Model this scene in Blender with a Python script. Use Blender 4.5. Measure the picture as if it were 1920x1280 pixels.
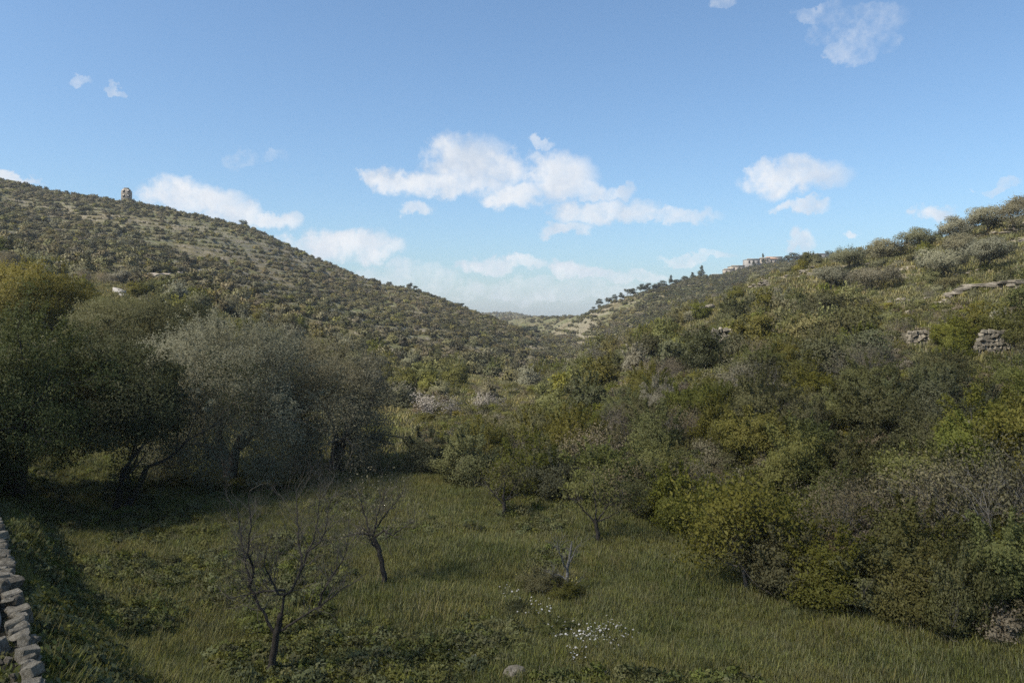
import bpy, math
import numpy as np
from mathutils import Vector

# ------------------------------------------------------------------ scene, camera, sky, sun
for o in list(bpy.data.objects):
    bpy.data.objects.remove(o)
scene = bpy.context.scene
C = scene.collection
CAM_Z = 8.0
F = 1440.0                       # focal length in pixels of the 1920 wide photograph
HORIZON = 600.0

cam_data = bpy.data.cameras.new('camera')
cam_data.sensor_width = 36.0
cam_data.lens = 36.0 * F / 1920.0
cam_data.shift_y = -(640.0 - HORIZON) / 1920.0
cam_data.clip_start = 0.1
cam_data.clip_end = 20000.0
cam = bpy.data.objects.new('camera', cam_data)
cam.location = (0, 0, CAM_Z)
cam.rotation_euler = (math.radians(90), 0, 0)
C.objects.link(cam)
scene.camera = cam

TO_SUN = Vector((-0.54, -0.30, 0.79)).normalized()
SUN_EL = math.asin(TO_SUN.z)
SUN_AZ = math.atan2(TO_SUN.x, TO_SUN.y)          # clockwise from +Y
sun_data = bpy.data.lights.new('sun', 'SUN')
sun_data.energy = 3.8
sun_data.angle = math.radians(1.2)
sun_data.color = (1.0, 0.91, 0.78)
sun = bpy.data.objects.new('sun', sun_data)
sun.rotation_euler = (-TO_SUN).to_track_quat('-Z', 'Y').to_euler()
sun.location = TO_SUN * 200
C.objects.link(sun)

scene.render.engine = 'CYCLES'
scene.cycles.use_denoising = False
scene.cycles.max_bounces = 6
scene.cycles.diffuse_bounces = 3
scene.cycles.glossy_bounces = 2
scene.cycles.transmission_bounces = 3
scene.cycles.volume_bounces = 0
scene.cycles.use_adaptive_sampling = False
scene.cycles.sample_clamp_indirect = 3.0
scene.cycles.sample_clamp_direct = 20.0
scene.view_settings.view_transform = 'Standard'
scene.view_settings.look = 'None'
scene.view_settings.exposure = 1.1
scene.view_settings.gamma = 1.0
scene.view_settings.use_curve_mapping = False

world = bpy.data.worlds.new('World')
scene.world = world
world.use_nodes = True
wn, wl = world.node_tree.nodes, world.node_tree.links
wn.clear()


def wmath(op, a, b=None, c=None, clamp=False):
    n = wn.new('ShaderNodeMath')
    n.operation = op
    n.use_clamp = clamp
    for i, v in enumerate((a, b, c)):
        if v is None:
            continue
        if isinstance(v, (int, float)):
            n.inputs[i].default_value = v
        else:
            wl.new(v, n.inputs[i])
    return n.outputs[0]


def build_sky():
    out = wn.new('ShaderNodeOutputWorld')
    bg = wn.new('ShaderNodeBackground')
    bg.inputs['Strength'].default_value = 0.0785
    wl.new(bg.outputs[0], out.inputs['Surface'])
    sky = wn.new('ShaderNodeTexSky')
    sky.sky_type = 'NISHITA'
    sky.sun_disc = False
    sky.sun_elevation = SUN_EL
    sky.sun_rotation = SUN_AZ
    sky.altitude = 500
    sky.air_density = 1.0
    sky.dust_density = 2.6
    sky.ozone_density = 3.5
    tc = wn.new('ShaderNodeTexCoord')
    d = tc.outputs['Generated']
    # domain-warped copy of the direction, so that the cloud outlines billow
    nz = wn.new('ShaderNodeTexNoise')
    nz.inputs['Scale'].default_value = 21.0
    nz.inputs['Detail'].default_value = 7.0
    nz.inputs['Roughness'].default_value = 0.62
    wl.new(d, nz.inputs['Vector'])
    sub = wn.new('ShaderNodeVectorMath'); sub.operation = 'SUBTRACT'
    sub.inputs[1].default_value = (0.5, 0.5, 0.5)
    wl.new(nz.outputs['Color'], sub.inputs[0])
    scl = wn.new('ShaderNodeVectorMath'); scl.operation = 'MULTIPLY'
    scl.inputs[1].default_value = (0.085, 0.03, 0.062)
    wl.new(sub.outputs[0], scl.inputs[0])
    add = wn.new('ShaderNodeVectorMath'); add.operation = 'ADD'
    wl.new(d, add.inputs[0]); wl.new(scl.outputs[0], add.inputs[1])
    sep = wn.new('ShaderNodeSeparateXYZ')
    wl.new(add.outputs[0], sep.inputs[0])
    az = wmath('ARCTAN2', sep.outputs[0], sep.outputs[1])
    el = wmath('ARCSINE', wmath('MINIMUM', wmath('MAXIMUM', sep.outputs[2], -1.0), 1.0))
    fine = wn.new('ShaderNodeTexNoise')
    fine.inputs['Scale'].default_value = 42.0
    fine.inputs['Detail'].default_value = 9.0
    fine.inputs['Roughness'].default_value = 0.66
    wl.new(d, fine.inputs['Vector'])
    fn = wmath('SUBTRACT', fine.outputs['Fac'], 0.5)

    # cumulus: azimuth / elevation (radians), half width, half height, density
    clouds = [
        (870, 304, 76, 50, 1.0), (765, 335, 78, 24, .95), (700, 330, 30, 18, .8), (850, 346, 120, 24, .8), (930, 315, 55, 30, .85),
        (1040, 330, 66, 48, 1.0), (965, 366, 70, 24, .9), (1090, 352, 60, 18, .55),
        (775, 393, 36, 13, .62), (1168, 357, 26, 14, .55), (1135, 362, 34, 10, .5),
        (1130, 398, 100, 27, .75), (1060, 432, 52, 14, .65), (1235, 404, 95, 14, .52),
        (1020, 266, 24, 9, .40),
        (1490, 334, 88, 34, .78), (1430, 325, 30, 20, .6), (1505, 390, 46, 11, .66), (1502, 452, 34, 20, .56), (1745, 406, 50, 15, .8), (1592, 447, 20, 7, .6),
        (365, 378, 92, 36, 1.0), (430, 402, 70, 26, .85), (512, 412, 46, 19, .75),
        (640, 458, 100, 29, .9), (705, 468, 56, 22, .75), (570, 455, 46, 14, .6), (760, 520, 110, 26, .35),
        (925, 498, 46, 18, .66), (985, 496, 40, 14, .6), (1062, 506, 44, 18, .72), (1110, 512, 50, 14, .62), (1190, 515, 70, 12, .48), (1310, 480, 70, 10, .42), (1030, 545, 170, 20, .32),
        (150, 155, 24, 9, .34), (228, 170, 14, 8, .32), (480, 297, 46, 14, .08), (20, 336, 60, 9, .8),
        (1625, 40, 80, 26, .16), (1530, 22, 56, 16, .16), (1590, 92, 40, 24, .22), (1560, 60, 50, 20, .12), (1665, 75, 40, 16, .08), (1360, 5, 26, 12, .32), (1880, 350, 36, 9, .35),
    ]
    dens = None
    for px, py, rx, ry, amp in clouds:
        u, v = (px - 960) / F, (HORIZON - py) / F
        a0 = math.atan(u)
        e0 = math.atan(v / math.hypot(1, u))
        ra = rx / F / (1 + u * u) * 1.15
        re = ry / F / math.sqrt(1 + u * u) * 1.15
        da = wmath('DIVIDE', wmath('SUBTRACT', az, a0), ra)
        de = wmath('DIVIDE', wmath('SUBTRACT', el, e0), re)
        r2 = wmath('ADD', wmath('MULTIPLY', da, da), wmath('MULTIPLY', de, de))
        k = wmath('MULTIPLY', wmath('SUBTRACT', 1.0, wmath('MINIMUM', r2, 4.0)), 1.0)
        k = wmath('SMOOTH_MIN', k, amp, 0.35)
        dens = k if dens is None else wmath('SMOOTH_MAX', dens, k, 0.12)
    # the same kind of scattered cumulus goes on over the rest of the sky
    gen = wn.new('ShaderNodeTexNoise')
    gen.inputs['Scale'].default_value = 5.0
    gen.inputs['Detail'].default_value = 5.0
    stretch = wn.new('ShaderNodeVectorMath'); stretch.operation = 'MULTIPLY'
    stretch.inputs[1].default_value = (1, 1, 2.6)
    wl.new(add.outputs[0], stretch.inputs[0]); wl.new(stretch.outputs[0], gen.inputs['Vector'])
    g = wmath('MULTIPLY', wmath('SUBTRACT', gen.outputs['Fac'], 0.60), 7.0)
    g = wmath('MINIMUM', g, 0.8)
    outside = wmath('MAXIMUM', wmath('MULTIPLY', wmath('SUBTRACT', wmath('ABSOLUTE', az), 0.66), 10.0),
                    wmath('MULTIPLY', wmath('SUBTRACT', el, 0.46), 10.0))
    outside = wmath('SUBTRACT', wmath('MINIMUM', wmath('MAXIMUM', outside, 0.0), 1.0), 1.0)
    g = wmath('ADD', g, wmath('MULTIPLY', outside, 4.0))
    dens = wmath('MAXIMUM', dens, g)
    tot = wmath('ADD', dens, wmath('MULTIPLY', fn, 1.25))
    mr = wn.new('ShaderNodeMapRange')
    mr.interpolation_type = 'SMOOTHSTEP'
    mr.inputs['From Min'].default_value = -0.12
    mr.inputs['From Max'].default_value = 1.04
    wl.new(tot, mr.inputs['Value'])
    alpha = wmath('MULTIPLY', mr.outputs[0], 0.96)
    # cloud body: sunlit white with soft blue grey hollows
    sh = wn.new('ShaderNodeTexNoise')
    sh.inputs['Scale'].default_value = 26.0
    sh.inputs['Detail'].default_value = 6.0
    wl.new(add.outputs[0], sh.inputs['Vector'])
    cr = wn.new('ShaderNodeValToRGB')
    cr.color_ramp.elements[0].position = 0.30
    cr.color_ramp.elements[0].color = (0.52, 0.59, 0.69, 1)
    cr.color_ramp.elements[1].position = 0.62
    cr.color_ramp.elements[1].color = (0.77, 0.79, 0.82, 1)
    wl.new(sh.outputs['Fac'], cr.inputs['Fac'])
    cm = wn.new('ShaderNodeVectorMath'); cm.operation = 'SCALE'
    cm.inputs['Scale'].default_value = 6.9
    wl.new(cr.outputs['Color'], cm.inputs[0])
    skyc = wn.new('ShaderNodeVectorMath'); skyc.operation = 'MULTIPLY'
    skyc.inputs[1].default_value = (0.87, 1.04, 1.09)
    wl.new(sky.outputs[0], skyc.inputs[0])
    mix = wn.new('ShaderNodeMix')
    mix.data_type = 'RGBA'
    wl.new(alpha, mix.inputs['Factor'])
    wl.new(skyc.outputs[0], mix.inputs['A'])
    wl.new(cm.outputs[0], mix.inputs['B'])
    wl.new(mix.outputs['Result'], bg.inputs['Color'])


build_sky()

# ------------------------------------------------------------------ helpers
rng = np.random.RandomState(7)


def tag(o, label=None, cat=None, group=None, kind=None):
    if label: o['label'] = label
    if cat: o['category'] = cat
    if group: o['group'] = group
    if kind: o['kind'] = kind
    return o


def mesh_np(name, verts, faces, mats=(), smooth=False):
    """faces: list of (M,k) integer arrays, one per face size."""
    if isinstance(faces, np.ndarray):
        faces = [faces]
    me = bpy.data.meshes.new(name)
    verts = np.ascontiguousarray(verts, dtype=np.float32)
    me.vertices.add(len(verts))
    me.vertices.foreach_set('co', verts.ravel())
    nl = sum(f.size for f in faces)
    nf = sum(len(f) for f in faces)
    me.loops.add(nl)
    me.polygons.add(nf)
    me.loops.foreach_set('vertex_index', np.concatenate([f.ravel() for f in faces]).astype(np.int32))
    tot = np.concatenate([np.full(len(f), f.shape[1], np.int32) for f in faces])
    start = np.concatenate([[0], np.cumsum(tot)[:-1]]).astype(np.int32)
    me.polygons.foreach_set('loop_start', start)
    if smooth:
        me.polygons.foreach_set('use_smooth', np.ones(nf, dtype=bool))
    me.update(calc_edges=True)
    for m in mats:
        me.materials.append(m)
    return me


def link(name, data, parent=None, loc=None):
    o = bpy.data.objects.new(name, data)
    C.objects.link(o)
    if parent is not None:
        o.parent = parent
    if loc is not None:
        o.location = loc
    return o


def empty(name, loc=(0, 0, 0), rz=0.0, s=1.0):
    o = bpy.data.objects.new(name, None)
    o.empty_display_size = 0.3
    C.objects.link(o)
    o.location = loc
    o.rotation_euler = (0, 0, rz)
    o.scale = (s, s, s) if not hasattr(s, '__len__') else s
    return o


_TAB = np.random.RandomState(99).rand(8, 256, 256)


def vnoise(x, y, s=0):
    x = np.asarray(x, dtype=np.float64); y = np.asarray(y, dtype=np.float64)
    xi = np.floor(x).astype(int); yi = np.floor(y).astype(int)
    fx = x - xi; fy = y - yi
    fx = fx * fx * (3 - 2 * fx); fy = fy * fy * (3 - 2 * fy)
    t = _TAB[s % 8]
    a = t[xi & 255, yi & 255]; b = t[(xi + 1) & 255, yi & 255]
    c = t[xi & 255, (yi + 1) & 255]; d = t[(xi + 1) & 255, (yi + 1) & 255]
    return (a * (1 - fx) + b * fx) * (1 - fy) + (c * (1 - fx) + d * fx) * fy


def fbm(x, y, s=0, octv=4):
    v, a, t = 0, 1.0, 0
    for i in range(octv):
        v = v + a * vnoise(x * 2 ** i + 17.3 * i, y * 2 ** i - 9.1 * i, s + i)
        t += a; a *= .5
    return v / t


def sstep(a, b, x):
    t = np.clip((np.asarray(x, dtype=np.float64) - a) / (b - a), 0, 1)
    return t * t * (3 - 2 * t)


# ------------------------------------------------------------------ terrain
def pchip(x, y, xq):
    """monotone cubic; y may be (n,) or (n,m) with x along axis 0."""
    x = np.asarray(x, float); y = np.asarray(y, float)
    one = y.ndim == 1
    if one: y = y[:, None]
    h = np.diff(x)[:, None]
    dl = np.diff(y, axis=0) / h
    m = np.zeros_like(y)
    w1 = 2 * h[1:] + h[:-1]; w2 = h[1:] + 2 * h[:-1]
    with np.errstate(divide='ignore', invalid='ignore'):
        hm = (w1 + w2) / (w1 / dl[:-1] + w2 / dl[1:])
    m[1:-1] = np.where(dl[:-1] * dl[1:] > 0, hm, 0)
    m[0] = dl[0]; m[-1] = dl[-1]
    i = np.clip(np.searchsorted(x, xq) - 1, 0, len(x) - 2)
    t = ((xq - x[i]) / (x[i + 1] - x[i]))[:, None]
    t = np.clip(t, 0, 1)
    hh = (x[i + 1] - x[i])[:, None]
    r = ((1 + 2 * t) * (1 - t) ** 2 * y[i] + t * (1 - t) ** 2 * hh * m[i] + t * t * (3 - 2 * t) * y[i + 1] + t * t * (t - 1) * hh * m[i + 1])
    return r[:, 0] if one else r


# survey of the valley: bearing column -> (distance, height) or ('p', distance, picture row)
COLS = {
    -700: [(1, 1), (12, 1), (20, 2), (40, 7), (80, 18), (150, 40), (300, 76), (430, 96), (600, 98), (1000, 70), (4000, 40)],
    0: [(1, 3.3), (10, 3.3), (16, 3.2), (22, 2.2), (28, 1.3), (40, 2.5), (70, 8), ('p', 110, 500), ('p', 200, 440), ('p', 300, 390), ('p', 420, 345), (520, 87), (900, 70), (4000, 40)],
    110: [(1, 3.2), (8, 3.1), (12, 2.7), (16, 1.9), (22, .8), (28, .5), (40, 1.7), (70, 6.4), ('p', 110, 530), ('p', 200, 465), ('p', 300, 412), ('p', 425, 368), (520, 80), (900, 65), (4000, 40)],
    240: [(1, 2.4), (8, 2.3), (12, 1.8), (16, 1.05), (22, .4), (28, .1), (40, 1.2), (70, 5), ('p', 110, 555), ('p', 200, 485), ('p', 300, 430), ('p', 430, 386), (520, 74), (900, 60), (4000, 40)],
    460: [(1, 1.0), (8, .9), (12, .6), (16, .28), (22, .06), (26, 0), (40, .3), (70, 2), ('p', 110, 615), ('p', 200, 540), ('p', 300, 480), ('p', 440, 433), (520, 60), (900, 40), (4000, 30)],
    640: [(1, 0), (25, 0), (40, 0), (70, .5), ('p', 110, 672), ('p', 200, 600), ('p', 300, 553), ('p', 430, 510), (520, 35), (900, 20), (4000, 30)],
    800: [(1, 0), (25, 0), (40, 0), (70, -.5), ('p', 100, 722), ('p', 150, 682), ('p', 220, 634), ('p', 300, 592), ('p', 400, 555), (480, 20), (900, 10), (1500, 20), (4000, 30)],
    900: [(1, 0), (25, 0), (40, 0), (70, -.5), (100, -1), ('p', 150, 692), ('p', 220, 653), ('p', 300, 614), ('p', 370, 589), (450, 8), (600, 2), (900, 8), ('p', 1500, 588), (1700, 19), (4000, 10)],
    960: [(1, 0), (25, 0), (40, 0), (100, -1.2), (150, -2.4), ('p', 220, 668), ('p', 300, 634), ('p', 350, 612), (420, 1), (520, -2), ('p', 720, 599), (900, 7), ('p', 1500, 586), (1800, 20), (4000, 5)],
    1000: [(1, 0), (25, 0), (40, 0), (100, -1.2), (150, -2.5), (220, -2.8), ('p', 300, 645), ('p', 340, 628), (400, -3), (480, -3), ('p', 600, 604), ('p', 750, 593), (900, 9), (1500, 14), (4000, 0)],
    1080: [(1, 0), (25, 0), (40, 0), (60, .3), (90, .2), (110, -.5), (150, -2.5), (220, -4), (300, -4.2), (340, -4), ('p', 400, 630), ('p', 480, 600), ('p', 550, 590), (700, 9), (1500, 5), (4000, 0)],
    1100: [(1, 0), (20, 0), (40, .3), (60, 1), (90, 1.4), (115, 1.3), (135, -.5), (180, -3.5), (260, -4.5), (300, -3), ('p', 340, 630), ('p', 400, 604), ('p', 440, 589), (600, 9), (1500, 5), (4000, 0)],
    1160: [(1, 0), (20, 0), (35, .5), (50, 2), (70, 2.8), (100, 3.2), ('p', 125, 660), (150, 1), (200, -2), (260, -3), ('p', 320, 622), ('p', 380, 581), ('p', 420, 564), (600, 15), (1500, 8), (4000, 0)],
    1200: [(1, 0), (20, 0), (30, .2), (40, 1.3), (50, 2.5), (70, 3.6), (100, 4.2), ('p', 130, 642), (160, 2), (220, -1), ('p', 320, 612), ('p', 380, 569), ('p', 430, 553), (600, 18), (1500, 10), (4000, 0)],
    1300: [(1, 0), (18, 0), (26, 0), (34, 1.2), (45, 2.8), (60, 4.2), (80, 5.4), ('p', 100, 622), ('p', 130, 592), (150, 8.2), (200, 5), ('p', 320, 574), ('p', 420, 537), ('p', 480, 525), (650, 28), (1500, 15), (4000, 0)],
    1400: [(1, 0), (18, 0), (24, .1), (32, 1.5), (45, 3.4), (60, 5.0), (80, 6.6), ('p', 100, 582), ('p', 130, 539), (150, 13), (220, 10), (320, 18), ('p', 450, 522), ('p', 550, 507), (700, 38), (1500, 20), (4000, 0)],
    1500: [(1, 0), (18, 0), (23, .3), (32, 2), (45, 4), (60, 5.6), (80, 7.6), ('p', 100, 556), ('p', 130, 506), (160, 16.5), (250, 15), (400, 30), ('p', 560, 494), (700, 45), (1500, 30), (4000, 10)],
    1700: [(1, 0), (14, 0), (17, .1), (20, .5), (30, 2.3), (45, 4.8), ('p', 60, 645), ('p', 80, 568), ('p', 100, 508), ('p', 125, 470), (160, 22), (250, 26), (560, 45), (1500, 30), (4000, 10)],
    1920: [(1, 0), (10, 0), (12, .1), (15, .4), (22, 2), (35, 4.4), ('p', 50, 655), ('p', 65, 570), ('p', 85, 492), ('p', 110, 415), (140, 26), (250, 36), (560, 45), (1500, 30), (4000, 10)],
    2500: [(1, 0), (6, 0), (8, .4), (12, 1.5), (20, 4), (35, 8), (50, 11), (85, 22), (110, 30), (140, 35), (250, 45), (560, 50), (1500, 30), (4000, 10)],
}
LY0, LY1, NLY, NU = math.log(1.0), math.log(4000.0), 900, 700
U0, U1 = (-700 - 960) / F, (2500 - 960) / F
_ly = np.linspace(LY0, LY1, NLY)
_u = np.linspace(U0, U1, NU)
_g = []
for px in sorted(COLS):
    pts = []
    for e in COLS[px]:
        if e[0] == 'p':
            pts.append((e[1], CAM_Z + (HORIZON - e[2]) / F * e[1]))
        else:
            pts.append(e)
    pts = np.array(pts, float)
    _g.append(pchip(np.log(pts[:, 0]), pts[:, 1], _ly))
GRID = pchip((np.array(sorted(COLS)) - 960) / F, np.array(_g), _u)          # (NU, NLY)
_k = np.exp(-np.linspace(-2, 2, 13) ** 2); _k /= _k.sum()
GRID = np.apply_along_axis(lambda r: np.convolve(np.pad(r, 6, mode='edge'), _k, 'valid'), 0, GRID)


def base_h(x, y):
    y = np.maximum(np.asarray(y, float), 1.0)
    u = np.clip(np.asarray(x, float) / y, U0, U1)
    fu = (u - U0) / (U1 - U0) * (NU - 1)
    fy = np.clip((np.log(y) - LY0) / (LY1 - LY0) * (NLY - 1), 0, NLY - 1.001)
    iu = np.clip(fu.astype(int), 0, NU - 2); iy = np.clip(fy.astype(int), 0, NLY - 2)
    a, b = fu - iu, fy - iy
    return ((GRID[iu, iy] * (1 - a) + GRID[iu + 1, iy] * a) * (1 - b) + (GRID[iu, iy + 1] * (1 - a) + GRID[iu + 1, iy + 1] * a) * b)


def height(x, y):
    x = np.asarray(x, float); y = np.asarray(y, float)
    z = base_h(x, y)
    hill = sstep(1.5, 5, z) + sstep(100, 180, y)
    hill = np.clip(hill, 0, 1)
    dist = np.clip(y / 150, .25, 3)
    z = z + (fbm(x * .04, y * .04, 1, 4) - .5) * 1.6 * hill * np.clip(y / 120, .3, 2)
    z = z + (fbm(x * .35, y * .35, 3, 3) - .5) * (.28 + .25 * hill)
    # old field terraces: flat treads and short stony risers
    step = np.where(y < 140, 1.5, 2.7)
    w = fbm(x * .02, y * .02, 5, 2) * 3
    q = (z + w) / step
    fr = q - np.floor(q)
    t = np.floor(q) + sstep(.62, 1.0, fr)
    amt = hill * np.clip((fbm(x * .03 + 40, y * .03, 2, 3) - .35) * 3, 0, .85)
    z = z * (1 - amt) + (t * step - w) * amt
    return z


def ground(x, y):
    return float(height(np.array([x]), np.array([y]))[0])


_ys = np.exp(np.linspace(math.log(8), math.log(2500), 2500))


def hit(px, py):
    """where the line of sight through a photograph point meets the ground"""
    u = (px - 960) / F; v = (HORIZON - py) / F
    z = height(u * _ys, _ys)
    below = np.nonzero(z >= CAM_Z + v * _ys)[0]
    i = below[0] if len(below) else len(_ys) - 1
    return u * _ys[i], _ys[i], z[i]


def plan(px, Y):
    """ground point on bearing px at distance Y"""
    x = (px - 960) / F * Y
    return x, Y, ground(x, Y)


def build_terrain():
    ys = np.concatenate([np.exp(np.linspace(math.log(3), math.log(60), 330))[:-1],
                         np.exp(np.linspace(math.log(60), math.log(520), 620))[:-1],
                         np.exp(np.linspace(math.log(520), math.log(3900), 110))])
    us = np.concatenate([np.linspace(U0, -.72, 40)[:-1], np.linspace(-.72, .72, 400), np.linspace(.72, U1, 40)[1:]])
    Y, U = np.meshgrid(ys, us)
    X = U * Y
    Z = height(X, Y)
    nu, ny = X.shape
    verts = np.stack([X.ravel(), Y.ravel(), Z.ravel()], 1)
    idx = np.arange(nu * ny).reshape(nu, ny)
    q = np.stack([idx[:-1, :-1].ravel(), idx[1:, :-1].ravel(), idx[1:, 1:].ravel(), idx[:-1, 1:].ravel()], 1)
    me = mesh_np('terrain', verts, q, (), True)
    a = me.attributes.new('meadow', 'FLOAT', 'POINT')
    md = np.maximum((1 - sstep(.8, 3.5, Z)) * (1 - sstep(70, 130, Y)), (Y < 40) & (U < -.3))
    a.data.foreach_set('value', md.ravel().astype(np.float32))
    o = link('terrain', me)
    tag(o, kind='structure')
    return o


# ------------------------------------------------------------------ materials
def new_mat(name):
    m = bpy.data.materials.new(name)
    m.use_nodes = True
    nt = m.node_tree
    nt.nodes.clear()
    out = nt.nodes.new('ShaderNodeOutputMaterial')
    return m, nt, out


def nnoise(nt, scale, detail=4, vec=None, rough=.55):
    n = nt.nodes.new('ShaderNodeTexNoise')
    n.inputs['Scale'].default_value = scale
    n.inputs['Detail'].default_value = detail
    n.inputs['Roughness'].default_value = rough
    if vec is not None:
        nt.links.new(vec, n.inputs['Vector'])
    return n.outputs['Fac']


def nramp(nt, fac, stops):
    r = nt.nodes.new('ShaderNodeValToRGB')
    e = r.color_ramp.elements
    while len(e) < len(stops):
        e.new(.5)
    for i, (p, c) in enumerate(stops):
        e[i].position = p
        e[i].color = (*c, 1) if len(c) == 3 else c
    nt.links.new(fac, r.inputs['Fac'])
    return r.outputs['Color']


def nmix(nt, fac, a, b, mode='MIX'):
    n = nt.nodes.new('ShaderNodeMix')
    n.data_type = 'RGBA'
    n.blend_type = mode
    for key, v in (('Factor', fac), ('A', a), ('B', b)):
        s = n.inputs[key] if key == 'Factor' else [i for i in n.inputs if i.name == key and i.type == 'RGBA'][0]
        if isinstance(v, (int, float)):
            s.default_value = v
        elif isinstance(v, tuple):
            s.default_value = (*v, 1)
        else:
            nt.links.new(v, s)
    return [o for o in n.outputs if o.type == 'RGBA'][0]


def nmath(nt, op, a, b=0.0, clamp=False):
    n = nt.nodes.new('ShaderNodeMath')
    n.operation = op
    n.use_clamp = clamp
    for i, v in enumerate((a, b)):
        if isinstance(v, (int, float)):
            n.inputs[i].default_value = v
        else:
            nt.links.new(v, n.inputs[i])
    return n.outputs[0]


def nmap(nt, v, a, b, c=0.0, d=1.0):
    n = nt.nodes.new('ShaderNodeMapRange')
    n.interpolation_type = 'SMOOTHSTEP'
    nt.links.new(v, n.inputs['Value'])
    for k, x in zip(('From Min', 'From Max', 'To Min', 'To Max'), (a, b, c, d)):
        n.inputs[k].default_value = x
    return n.outputs[0]


def leaf_mat(name, dark, mid, light, translucent=.22, gloss=.25, patch=0.0):
    m, nt, out = new_mat(name)
    geo = nt.nodes.new('ShaderNodeNewGeometry')
    inf = nt.nodes.new('ShaderNodeObjectInfo')
    leaf = nramp(nt, geo.outputs['Random Per Island'], [(0.0, dark), (.5, mid), (1.0, light)])
    # each plant has its own tint
    hsv = nt.nodes.new('ShaderNodeHueSaturation')
    nt.links.new(nmap(nt, inf.outputs['Random'], 0, 1, .488, .524), hsv.inputs['Hue'])
    r2 = nmath(nt, 'FRACT', nmath(nt, 'MULTIPLY', inf.outputs['Random'], 7.31))
    nt.links.new(nmap(nt, r2, 0, 1, .74, 1.18), hsv.inputs['Value'])
    r3 = nmath(nt, 'FRACT', nmath(nt, 'MULTIPLY', inf.outputs['Random'], 13.7))
    nt.links.new(nmap(nt, r3, 0, 1, .72, 1.08), hsv.inputs['Saturation'])
    nt.links.new(leaf, hsv.inputs['Color'])
    col = hsv.outputs['Color']
    if patch:                                             # drifts of lusher and drier plants
        a = nnoise(nt, patch, 4, inf.outputs['Location'], .6)
        col = nmix(nt, 1.0, col, nramp(nt, a, [(.30, (.70, .78, .68)), (.5, (1.0, 1.0, 1.0)), (.68, (1.16, 1.08, 1.02))]), 'MULTIPLY')
    p = nt.nodes.new('ShaderNodeBsdfPrincipled')
    p.inputs['Roughness'].default_value = .55
    p.inputs['Specular IOR Level'].default_value = gloss
    nt.links.new(col, p.inputs['Base Color'])
    tr = nt.nodes.new('ShaderNodeBsdfTranslucent')
    nt.links.new(col, tr.inputs['Color'])
    mx = nt.nodes.new('ShaderNodeMixShader')
    mx.inputs[0].default_value = translucent
    nt.links.new(p.outputs[0], mx.inputs[1]); nt.links.new(tr.outputs[0], mx.inputs[2])
    nt.links.new(mx.outputs[0], out.inputs['Surface'])
    return m


def rough_mat(name, stops, scale=3.0, detail=6, bump=.3, bump_scale=12.0, tint_by_object=.0, rough=.9, coords='Object'):
    m, nt, out = new_mat(name)
    tc = nt.nodes.new('ShaderNodeTexCoord')
    vec = tc.outputs[coords]
    col = nramp(nt, nnoise(nt, scale, detail, vec, .65), stops)
    if tint_by_object:
        inf = nt.nodes.new('ShaderNodeObjectInfo')
        hsv = nt.nodes.new('ShaderNodeHueSaturation')
        nt.links.new(nmap(nt, inf.outputs['Random'], 0, 1, 1 - tint_by_object, 1 + tint_by_object), hsv.inputs['Value'])
        nt.links.new(col, hsv.inputs['Color'])
        col = hsv.outputs['Color']
    p = nt.nodes.new('ShaderNodeBsdfPrincipled')
    p.inputs['Roughness'].default_value = rough
    p.inputs['Specular IOR Level'].default_value = .2
    nt.links.new(col, p.inputs['Base Color'])
    b = nt.nodes.new('ShaderNodeBump')
    b.inputs['Strength'].default_value = bump
    b.inputs['Distance'].default_value = .05
    nt.links.new(nnoise(nt, bump_scale, 8, vec, .7), b.inputs['Height'])
    nt.links.new(b.outputs[0], p.inputs['Normal'])
    nt.links.new(p.outputs[0], out.inputs['Surface'])
    return m


def terrain_mat():
    m, nt, out = new_mat('hill_ground')
    geo = nt.nodes.new('ShaderNodeNewGeometry')
    pos = geo.outputs['Position']
    sepn = nt.nodes.new('ShaderNodeSeparateXYZ'); nt.links.new(geo.outputs['Normal'], sepn.inputs[0])
    at = nt.nodes.new('ShaderNodeAttribute'); at.attribute_name = 'meadow'
    big = nnoise(nt, .035, 5, pos)
    mid = nnoise(nt, .22, 6, pos, .62)
    fine = nnoise(nt, 1.6, 6, pos, .7)
    dry = nramp(nt, mid, [(.25, (.066, .058, .026)), (.5, (.096, .082, .040)), (.75, (.138, .117, .064))])
    green = nramp(nt, fine, [(.25, (.060, .068, .028)), (.7, (.110, .112, .050))])
    hillc = nmix(nt, nmap(nt, big, .38, .62), green, dry)
    rock = nramp(nt, fine, [(.2, (.115, .098, .072)), (.5, (.195, .170, .132)), (.8, (.30, .268, .22))])
    slope = nmap(nt, sepn.outputs[2], .94, .80)
    patch = nmap(nt, nmath(nt, 'ADD', mid, nmath(nt, 'MULTIPLY', fine, .35)), .72, .86)
    rk = nmath(nt, 'MAXIMUM', nmath(nt, 'MULTIPLY', slope, nmap(nt, fine, .35, .6)), patch)
    hillc = nmix(nt, nmath(nt, 'MULTIPLY', rk, .85), hillc, rock)
    soil = nramp(nt, nnoise(nt, .5, 6, pos, .6), [(.3, (.062, .066, .022)), (.55, (.086, .088, .030)), (.75, (.125, .106, .052))])
    col = nmix(nt, at.outputs['Fac'], hillc, soil)
    p = nt.nodes.new('ShaderNodeBsdfPrincipled')
    p.inputs['Roughness'].default_value = .95
    p.inputs['Specular IOR Level'].default_value = .1
    nt.links.new(col, p.inputs['Base Color'])
    b = nt.nodes.new('ShaderNodeBump')
    b.inputs['Strength'].default_value = .6
    b.inputs['Distance'].default_value = .25
    nt.links.new(fine, b.inputs['Height'])
    nt.links.new(b.outputs[0], p.inputs['Normal'])
    nt.links.new(p.outputs[0], out.inputs['Surface'])
    return m


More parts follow.
